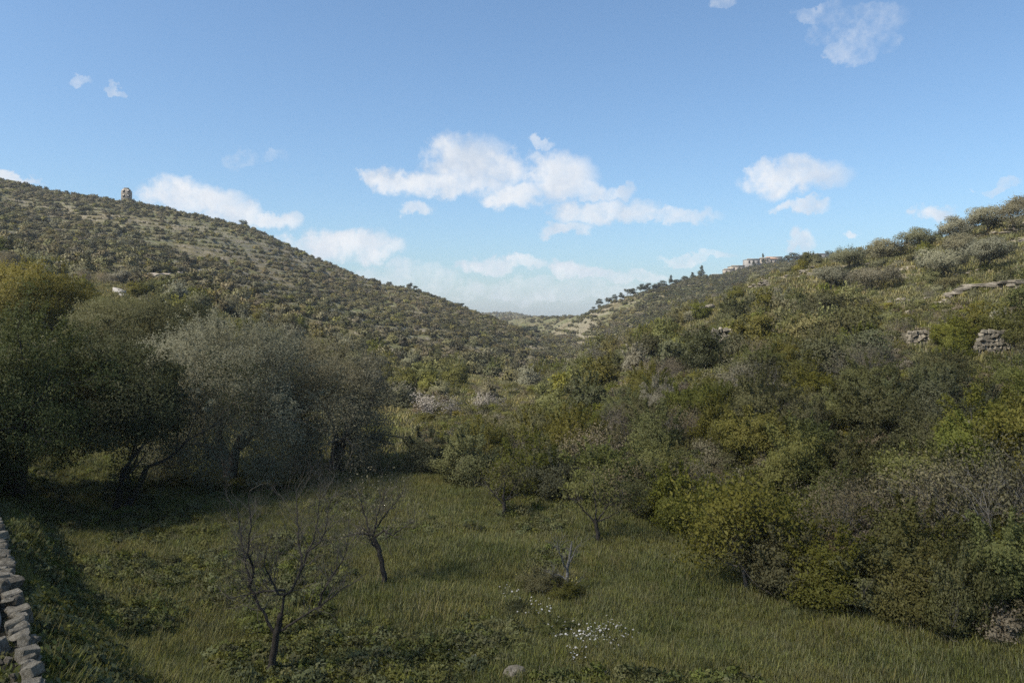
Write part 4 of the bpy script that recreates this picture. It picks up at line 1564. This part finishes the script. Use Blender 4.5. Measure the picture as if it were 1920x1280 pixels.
def ridge_tree(name, px, Y, h, w, kind, lab, group):
    x, y, z = plan(px, Y)
    src = (PINES if kind == 'pine' else CONES)
    f, t = src[int(px) % len(src)]
    hh, ww = (5.0, 3.2) if kind == 'pine' else (6.0, 2.6)
    o = empty(name, (x, y, z - .2), px, (w / ww, w / ww, h / hh))
    link('crown', f, o); link('trunk', t, o)
    tag(o, lab, 'tree', group)


RG = 'trees along the right ridge'
row = [(1100, 440, 3.0, 3.0), (1112, 436, 3.4, 2.6), (1124, 430, 5.2, 3.6), (1141, 428, 5.6, 3.4), (1152, 424, 4.6, 3.0), (1166, 420, 5.0, 3.2), (1179, 420, 5.2, 4.4), (1189, 422, 5.0, 4.0),
       (1201, 428, 5.8, 4.2), (1213, 430, 6.0, 4.2), (1224, 432, 5.2, 4.0), (1232, 434, 6.4, 4.0), (1243, 438, 5.6, 4.6), (1257, 446, 7.8, 2.2), (1270, 452, 4.2, 4.6), (1284, 460, 4.4, 4.4)]
words = ['first', 'second', 'third', 'fourth', 'fifth', 'sixth', 'seventh', 'eighth', 'ninth', 'tenth', 'eleventh', 'twelfth', 'thirteenth', 'fourteenth', 'fifteenth', 'sixteenth']
for i, (px, Y, h, w) in enumerate(row):
    ridge_tree('pine_tree', px, Y, h, w, 'pine', 'dark ridge pine, %s from the valley notch along the right ridge' % words[i], RG)
ridge_tree('conifer', 1315, 486, 9.4, 4.4, 'cone', 'tall upright conifer standing alone on the right ridge', RG)
ridge_tree('conifer', 1299, 478, 5.2, 3.8, 'cone', 'shorter conifer just left of the tall ridge conifer', RG)
ridge_tree('conifer', 1387, 538, 4.2, 1.8, 'cone', 'thin dark conifer in front of the low tan ridge house', RG)
ridge_tree('conifer', 1413, 540, 5.6, 2.8, 'cone', 'dark conifer before the middle of the white ridge house', RG)
ridge_tree('conifer', 1432, 541, 6.2, 3.4, 'cone', 'dark conifer covering the corner of the tan ridge house', RG)
ridge_tree('conifer', 1431, 566, 12.0, 3.0, 'cone', 'small twin-topped conifer rising behind the ridge houses', RG)
for i, (px, Y, h, w) in enumerate(((1476, 548, 6.6, 7.5), (1488, 546, 8.4, 9.0), (1499, 548, 7.4, 8.0), (1511, 556, 9.5, 4.0), (1528, 556, 8.2, 9.0), (1545, 556, 7.0, 8.0), (1556, 560, 11.0, 6.0), (1465, 546, 5.0, 6.0))):
    ridge_tree('pine_tree', px, Y, h, w, 'pine', ['broad dark pine right beside the ridge houses', 'domed dark pine, tallest of the clump right of the ridge houses', 'dark pine on the right flank of the domed pine',
               'tiny pine in the gap between the two ridge pine clumps', 'broad dark pine before the long low white house', 'dark pine at the right end of the long low house', 'pointed pine where the near slope hides the ridge',
               'low dark pine in front of the hip-roofed ridge house'][i], RG)
LR = 'trees along the left hill crest'
for px, Y, h, w, lab in ((457, 436, 6.2, 4.6, 'round dark tree on the left crest at its steepening'), (768, 402, 4.0, 2.6, 'wispy tree on the left crest above the valley notch'), (778, 400, 3.2, 3.0, 'low tree just right of the wispy crest tree'),
                         (729, 412, 4.0, 3.0, 'small tree left of the wispy crest tree'), (700, 420, 3.2, 4.0, 'low dark tree on the crest further left of the wispy tree'), (862, 385, 3.0, 4.0, 'dark crest tree just left of the valley notch'),
                         (987, 342, 4.8, 4.0, 'dark tree low on the left spur inside the notch'), (1002, 338, 5.0, 4.4, 'last dark tree at the foot of the left spur')):
    ridge_tree('crest_tree', px, Y, h, w, 'pine', lab, LR)


# ------------------------------------------------------------------ meadow grass, weeds, flowers
def tuft_mesh(seed, n=16, h=.34, w=.014, spread=.13, mat='grass', lean=.45):
    r = np.random.RandomState(seed)
    a = r.rand(n) * 6.28
    b = np.stack([np.cos(a), np.sin(a), np.zeros(n)], 1) * (r.rand(n) ** .5 * spread)[:, None]
    d = r.rand(n) * 6.28
    lv = np.stack([np.cos(d), np.sin(d), np.zeros(n)], 1) * (lean * r.rand(n))[:, None]
    hh = (h * (.55 + .7 * r.rand(n)))[:, None]
    sd = np.stack([-np.sin(d), np.cos(d), np.zeros(n)], 1) * w
    up = np.array([0, 0, 1.0])
    p0, p1, p2 = b, b + (up * .6 + lv * .35) * hh, b + (up * 1.0 + lv * 1.1) * hh
    v = np.stack([p0 - sd, p0 + sd, p1 + sd * .8, p1 - sd * .8, p2 + sd * .15, p2 - sd * .15], 1).reshape(-1, 3)
    k = np.arange(n)[:, None] * 6
    q = np.concatenate([k + np.array([[0, 1, 2, 3]]), k + np.array([[3, 2, 4, 5]])])
    return mesh_np('tuft', v, q, (M[mat],))


def weed_mesh(seed):
    r = np.random.RandomState(seed)
    p = crown(r, 520, .26, .26, .16, .17, 9, .12, -.6)
    p = p[p[:, 2] > 0.01]
    v, q = leaves(p, .065, r, .5)
    return leaf_mesh('weed', v, q, M['weed'])


def flower_mesh(seed, mat):
    r = np.random.RandomState(seed)
    V, Q, b = [], [], 0
    for i in range(2):
        c = np.array([r.normal() * .07, r.normal() * .07, .15 + .13 * r.rand()])
        tilt = r.normal(size=2) * .35
        k = 8
        a = np.linspace(0, 6.28, k, endpoint=False)
        R = .014 + .009 * r.rand()
        ring = np.stack([np.cos(a) * R, np.sin(a) * R, np.cos(a) * R * tilt[0] + np.sin(a) * R * tilt[1]], 1) + c
        V.append(ring); Q.append(np.arange(k)[None] + b); b += k
    return mesh_np('flower', np.concatenate(V), np.concatenate(Q), (M[mat],))


def meadow():
    r = np.random.RandomState(60)
    n = 190000
    y = 8.5 + 49.5 * r.rand(n) ** 1.3
    u = -.70 + r.rand(n) * 1.4
    x = u * y
    z = height(x, y)
    k = (x < edge_x(y) + 3.0 + 6 * r.rand(n) ** 2)
    k &= (y < 47) | (r.rand(n) < .5)
    x, y, z = x[k], y[k], z[k]
    n = len(x)
    pn = fbm(x * .35, y * .35, 1, 3)
    s = (.35 + 1.15 * pn ** 1.3 + .35 * r.rand(n)) * (1 + .35 * sstep(24, 45, y))
    src = [(tuft_mesh(700 + i, 26, .27, .0085, .17), None) for i in range(4)] + [(tuft_mesh(710 + i, 9, .40, .007, .12, 'slope_grass', .3), None) for i in range(2)]
    pick = np.where(r.rand(n) < .045, 4 + r.randint(0, 2, n), r.randint(0, 4, n))
    o = gn_scatter('grass', np.stack([x, y, z - .02], 1), np.stack([s * 1.25, s * 1.25, s], 1), r.rand(n) * 6.28, pick, src)
    tag(o, 'long green spring grass covering the meadow', 'grass', kind='stuff')
    # broad-leaved weeds in drifts
    n = 26000
    y = 8.5 + 38 * r.rand(n) ** 1.4
    x = (-.68 + r.rand(n) * 1.35) * y
    pn = fbm(x * .28 + 5, y * .28, 3, 3)
    k = (pn > .56 - .16 * sstep(-.25, -.5, x / y)) & (x < edge_x(y) + 2)  # extra dark weeds at the lower left stand in for the shade there
    x, y = x[k], y[k]
    z = height(x, y)
    s = .6 + .8 * r.rand(len(x))
    o = gn_scatter('meadow_weeds', np.stack([x, y, z - .03], 1), np.stack([s, s, s], 1), r.rand(len(x)) * 6.28, r.randint(0, 3, len(x)), [(weed_mesh(720 + i), None) for i in range(3)])
    tag(o, 'dark leafy weeds growing in patches through the meadow grass', 'weeds', kind='stuff')
    # drifts of white daisies and a few yellow flowers: picture centre, spread, count
    P, S, K = [], [], []
    for px, py, sx, sy, cnt in ((1140, 1207, 18, 8, 90), (1110, 1208, 14, 7, 40), (1075, 1200, 12, 5, 22), (1040, 1200, 10, 6, 16), (1020, 1125, 14, 8, 16), (955, 1122, 5, 6, 8), (1005, 1160, 14, 12, 16), (1042, 1180, 10, 8, 12),
                                (975, 1140, 6, 4, 4), (1090, 1243, 12, 8, 16), (1075, 1230, 5, 3, 4), (870, 1245, 10, 8, 14), (835, 1235, 10, 10, 10), (850, 1205, 25, 10, 8), (690, 1212, 8, 5, 5), (668, 1210, 4, 4, 4), (895, 1210, 8, 5, 4)):
        for i in range(cnt):
            P.append(hit(px + r.normal() * sx * 1.5, py + r.normal() * sy * 1.35)); S.append(.7 + .6 * r.rand()); K.append(r.randint(0, 3))
    P, S = np.array(P), np.array(S)
    o = gn_scatter('white_daisies', P, np.stack([S, S, S * 1.05], 1), r.rand(len(P)) * 6.28, K, [(flower_mesh(730 + i, 'petal'), None) for i in range(3)])
    tag(o, 'white daisies flowering in drifts across the foreground meadow', 'flowers', kind='stuff')
    P, S, K = [], [], []
    for px, py, sx, sy, cnt in ((1005, 1080, 16, 10, 18), (1030, 1100, 12, 8, 12), (1075, 1095, 10, 8, 8), (985, 1090, 10, 8, 6)):
        for i in range(cnt):
            P.append(hit(px + r.normal() * sx, py + r.normal() * sy)); S.append(.8 + .5 * r.rand()); K.append(r.randint(0, 2))
    P, S = np.array(P), np.array(S)
    o = gn_scatter('yellow_flowers', P, np.stack([S, S, S * 1.2], 1), r.rand(len(P)) * 6.28, K, [(flower_mesh(740 + i, 'yellowpetal'), None) for i in range(2)])
    tag(o, 'faded yellow flowers around the foot of the dead tree', 'flowers', kind='stuff')


meadow()


def slope_cover():
    """grass of the dry slopes and the low undergrowth between the bushes"""
    r = np.random.RandomState(66)
    n = 120000
    y = np.sqrt(40 ** 2 + r.rand(n) * (140 ** 2 - 40 ** 2))
    u = -.72 + r.rand(n) * 1.44
    x = u * y
    z = height(x, y)
    k = (fbm(x * .12, y * .12, 2, 3) + .25 * r.rand(n) > .47) & shows(x, y, z + .4) & ~clear_mask(x, y, z, .3)
    x, y, z = x[k], y[k], z[k]
    n = len(x)
    s = 1.1 + 1.3 * r.rand(n)
    src = [(tuft_mesh(750 + i, 22, .30, .022, .24, 'slope_grass', .6), None) for i in range(3)]
    o = gn_scatter('slope_grass', np.stack([x, y, z - .03], 1), np.stack([s, s, s * .85], 1), r.rand(n) * 6.28, r.randint(0, 3, n), src)
    tag(o, 'yellowish dry grass growing over the lower slopes', 'grass', kind='stuff')
    n = 9000
    y = np.sqrt(17 ** 2 + r.rand(n) * (100 ** 2 - 17 ** 2))
    u = -.16 + r.rand(n) * .9
    x = u * y
    z = height(x, y)
    k = (x > edge_x(y) + .3) & (z < 9) & shows(x, y, z + .8) & ~clear_mask(x, y, z, .8) & (r.rand(n) < np.where((u < .05) & (y > 70), .25, .9))
    x, y, z = x[k], y[k], z[k]
    n = len(x)
    s = .22 + .28 * r.rand(n)
    t = r.rand(n)
    pick = np.where(t < .5, 0, np.where(t < .72, 1, np.where(t < .86, 2, 3))) * 4 + r.randint(0, 4, n)
    src = [(MIDB[k][0], M[m]) for m in ('green', 'brown', 'dark', 'yellow') for k in range(4)]
    o = gn_scatter('undergrowth', np.stack([x, y, z - .05], 1), np.stack([s, s, s * .9], 1), r.rand(n) * 6.28, pick, src)
    tag(o, 'tangled low undergrowth filling the gaps between the slope bushes', 'undergrowth', kind='stuff')


slope_cover()


# ------------------------------------------------------------------ plants that stand wholly behind others are left out
BEHIND = [30, 35, 36, 37, 44, 46, 56, 59, 60, 71, 73, 76, 82, 90, 92, 93, 97, 100, 113, 117, 122, 125, 129, 130, 137, 144, 149, 150, 154, 156, 157, 158, 161, 164, 166, 177, 180, 188, 191, 192, 193, 194, 196, 197, 198, 201, 205, 210, 214, 215, 216, 222, 226, 227, 230, 233, 235, 239, 240, 244, 245, 248, 249, 250, 251, 252, 265, 267, 272, 276, 277, 279, 285, 287, 293, 294, 296, 302, 304, 310, 313, 315, 316, 318, 319, 324, 327, 328, 329, 335, 339, 340, 345, 351, 353, 354, 356, 358, 364, 365, 366, 368, 369, 370, 373, 374, 376, 377, 378, 379, 380, 382, 385, 386, 388, 389, 393, 394, 398, 399, 400, 406, 407, 409, 410, 416, 417, 421, 422, 423, 426, 427, 431, 436, 437, 439, 440, 442, 447, 448, 449, 453, 455, 456, 458, 460, 461, 463, 464, 466, 468, 470, 472, 476, 478, 479, 483, 488, 490, 495, 496, 497, 498, 502, 504, 506, 512, 513, 516, 520, 527, 528, 530, 532, 535, 536, 537, 538, 542, 546, 554, 559, 560, 561, 563, 564, 567, 568, 569, 573, 577, 582, 583, 585, 589, 595, 596, 599, 601, 604, 609, 611]
BEHIND_HILL = [1, 13, 15, 16, 18, 21, 26, 34, 37, 38, 39, 41, 42, 51, 56, 57, 59, 61, 63, 64, 66, 69, 70, 71, 72, 73, 74, 75, 76, 80, 82, 84, 87, 88, 89, 90, 91, 93, 95, 96, 97, 99, 100, 105, 110, 114, 116, 120, 122, 124, 125, 127, 128, 129, 131, 133, 134, 138, 139, 141, 142, 143, 145, 147, 149, 154, 155, 157, 158, 159, 160, 161, 162, 164, 165, 166, 167, 168, 171, 173, 174, 175, 176, 179, 181, 184, 190, 192, 193, 195, 200, 201, 202, 204, 206, 207, 208, 211, 214, 216, 217, 218, 219, 222, 223, 225, 226, 228, 229, 231, 236, 239, 240, 241, 243, 250, 255, 256, 257, 259, 260, 261, 263, 264, 266, 267, 270, 272, 273, 274, 279]
for lst, out in ((PLANTS, BEHIND), (HILLSHRUBS, BEHIND_HILL)):
    for i in out:
        for ch in list(lst[i][0].children):
            bpy.data.objects.remove(ch)
        bpy.data.objects.remove(lst[i][0])
PLANTS = [p for i, p in enumerate(PLANTS) if i not in set(BEHIND)]
HILLSHRUBS = [p for i, p in enumerate(HILLSHRUBS) if i not in set(BEHIND_HILL)]


# ------------------------------------------------------------------ labels of the bushes: told apart by what stands next to them in view
LAND = [('grey dead tree', 1066, 1060), ('largest bare tree', 545, 1080), ('slanting bare tree', 715, 1010), ('far leafing tree', 945, 925), ('thin-trunked leafing tree', 1120, 950), ('pale-leaved rounded tree', 1400, 1030),
        ('tall dark rounded evergreen', 1312, 665), ('broad dark evergreen', 1545, 585), ('wide grey stone wall', 1868, 640), ('short pale wall block', 1724, 635), ('small wall stub', 1352, 632), ('pale rubble outcrop', 1508, 512),
        ('long rock ledge', 1850, 535), ('broken boulders', 1683, 562), ('slanting-trunk olive', 1852, 460), ('larger pale leafless shrub', 818, 765), ('smaller pale leafless shrub', 912, 768),
        ('narrower olive', 640, 720), ('broad olive', 430, 720), ('white ruin', 200, 550), ('yellow-green left tree', 285, 600), ('sloping rock band', 1310, 592), ('spreading olive', 1640, 500), ('larger boulder', 968, 1270)]
LOOK = {'green': 'green leafy bush', 'dark': 'dark green bush', 'grey': 'grey-green bush', 'yellow': 'yellow-green bush', 'brush': 'grey-brown twiggy bush'}
GRP = {'green': 'green leafy bushes on the lower slopes', 'dark': 'dark green bushes on the lower slopes', 'grey': 'grey-green bushes on the lower slopes', 'yellow': 'yellow-green bushes on the lower slopes', 'brush': 'twiggy leafless bushes on the lower slopes'}
ORD = ['closest', 'second closest', 'third closest', 'fourth closest', 'fifth closest', 'sixth closest', 'seventh closest', 'eighth closest', 'ninth closest', 'tenth closest', 'eleventh closest', 'twelfth closest'] + ['%dth closest' % i for i in range(13, 60)]
HLAND = [('white ruin', 200, 552), ('hilltop building', 237, 375), ('left end of the path', 185, 530), ('right end of the path', 408, 508), ('round dark crest tree', 457, 424), ('wispy crest tree', 768, 535),
         ('notch of the valley', 1070, 655), ('larger pale leafless shrub', 818, 765), ('smaller pale leafless shrub', 912, 768), ('crown of the broad olive', 430, 600), ('crown of the narrower olive', 622, 625), ('last dark tree of the spur', 1002, 615)]
HLOOK = {'grey': 'grey-green hillside shrub', 'green': 'mid-green hillside shrub', 'dark': 'dark green hillside shrub', 'yellow': 'yellowish hillside shrub'}
slots = {}
for o, kind, px, py in HILLSHRUBS:
    d = [math.hypot(px - a, (py - b) * 1.4) for _, a, b in HLAND]
    i = int(np.argmin(d))
    nm, a, b = HLAND[i]
    dx, dy = px - a, py - b
    side = ('above' if dy < 0 else 'below') if abs(dy) > abs(dx) * .5 else ('left of' if dx < 0 else 'right of')
    slots.setdefault((kind, nm, side), []).append((d[i], o))
for (kind, nm, side), lst in slots.items():
    for k, (dist, o) in enumerate(sorted(lst, key=lambda e: e[0])):
        tag(o, '%s, %s %s the %s' % (HLOOK[kind], ORD[k], side, nm), 'shrub', {'grey': 'grey-green', 'green': 'mid-green', 'dark': 'dark green', 'yellow': 'yellowish'}[kind] + ' shrubs scattered over the left hillside')
slots = {}
for o, kind, px, py, Y in PLANTS:
    d = [math.hypot(px - a, (py - b) * 1.4) for _, a, b in LAND]
    i = int(np.argmin(d))
    nm, a, b = LAND[i]
    dx, dy = px - a, py - b
    side = ('above' if dy < 0 else 'below') if abs(dy) > abs(dx) * .8 else ('left of' if dx < 0 else 'right of')
    slots.setdefault((kind, nm, side), []).append((d[i], o))
for (kind, nm, side), lst in slots.items():
    for k, (dist, o) in enumerate(sorted(lst, key=lambda e: e[0])):
        tag(o, '%s, %s %s the %s' % (LOOK[kind], ORD[k], side, nm), 'bush', GRP[kind])


# ------------------------------------------------------------------ unseen cloud added off-frame towards the sun to shade the foreground
def cloud():
    import bmesh
    bm = bmesh.new()
    bmesh.ops.create_icosphere(bm, subdivisions=5, radius=1.0)
    for v in bm.verts:
        p = np.array(v.co)
        n = sum(.5 ** k * (vnoise(np.array([p[0] * 1.6 * 2 ** k + 3]), np.array([p[1] * 1.6 * 2 ** k + p[2] * 1.3 * 2 ** k + 7]), k)[0] - .5) for k in range(4))
        p = p * (1 + .55 * n)
        p[2] = p[2] if p[2] > 0 else p[2] * .55
        v.co = p * np.array([130, 58, 62])
    me = bpy.data.meshes.new('cloud')
    bm.to_mesh(me); bm.free()
    m, nt, out = new_mat('shade_cloud_vapour')
    pv = nt.nodes.new('ShaderNodeVolumePrincipled')
    pv.inputs['Color'].default_value = (.97, .98, 1.0, 1)
    pv.inputs['Density'].default_value = .0058
    pv.inputs['Anisotropy'].default_value = .2
    nt.links.new(pv.outputs[0], out.inputs['Volume'])
    me.materials.append(m)
    t = 430 / TO_SUN.z
    o = link('cloud', me, None, (-8 + TO_SUN.x * t, -12 + TO_SUN.y * t, 430))
    tag(o, 'unseen cloud added out of view to shade the meadow', 'cloud', kind='stuff')


cloud()


# ------------------------------------------------------------------ haze
def haze():
    x0, x1, y0, y1, z0, z1 = -3600, 3600, -400, 4200, -40, 130
    v = np.array([(x0, y0, z0), (x1, y0, z0), (x1, y1, z0), (x0, y1, z0), (x0, y0, z1), (x1, y0, z1), (x1, y1, z1), (x0, y1, z1)])
    q = np.array([[0, 3, 2, 1], [4, 5, 6, 7], [0, 1, 5, 4], [1, 2, 6, 5], [2, 3, 7, 6], [3, 0, 4, 7]])
    m, nt, out = new_mat('valley_air')
    pv = nt.nodes.new('ShaderNodeVolumePrincipled')
    pv.inputs['Color'].default_value = (.90, .95, 1.0, 1)
    pv.inputs['Density'].default_value = .00016
    pv.inputs['Anisotropy'].default_value = .0
    nt.links.new(pv.outputs[0], out.inputs['Volume'])
    o = link('haze', mesh_np('haze', v, q, (m,)))
    tag(o, 'thin bluish haze filling the valley air', 'haze', kind='stuff')


haze()
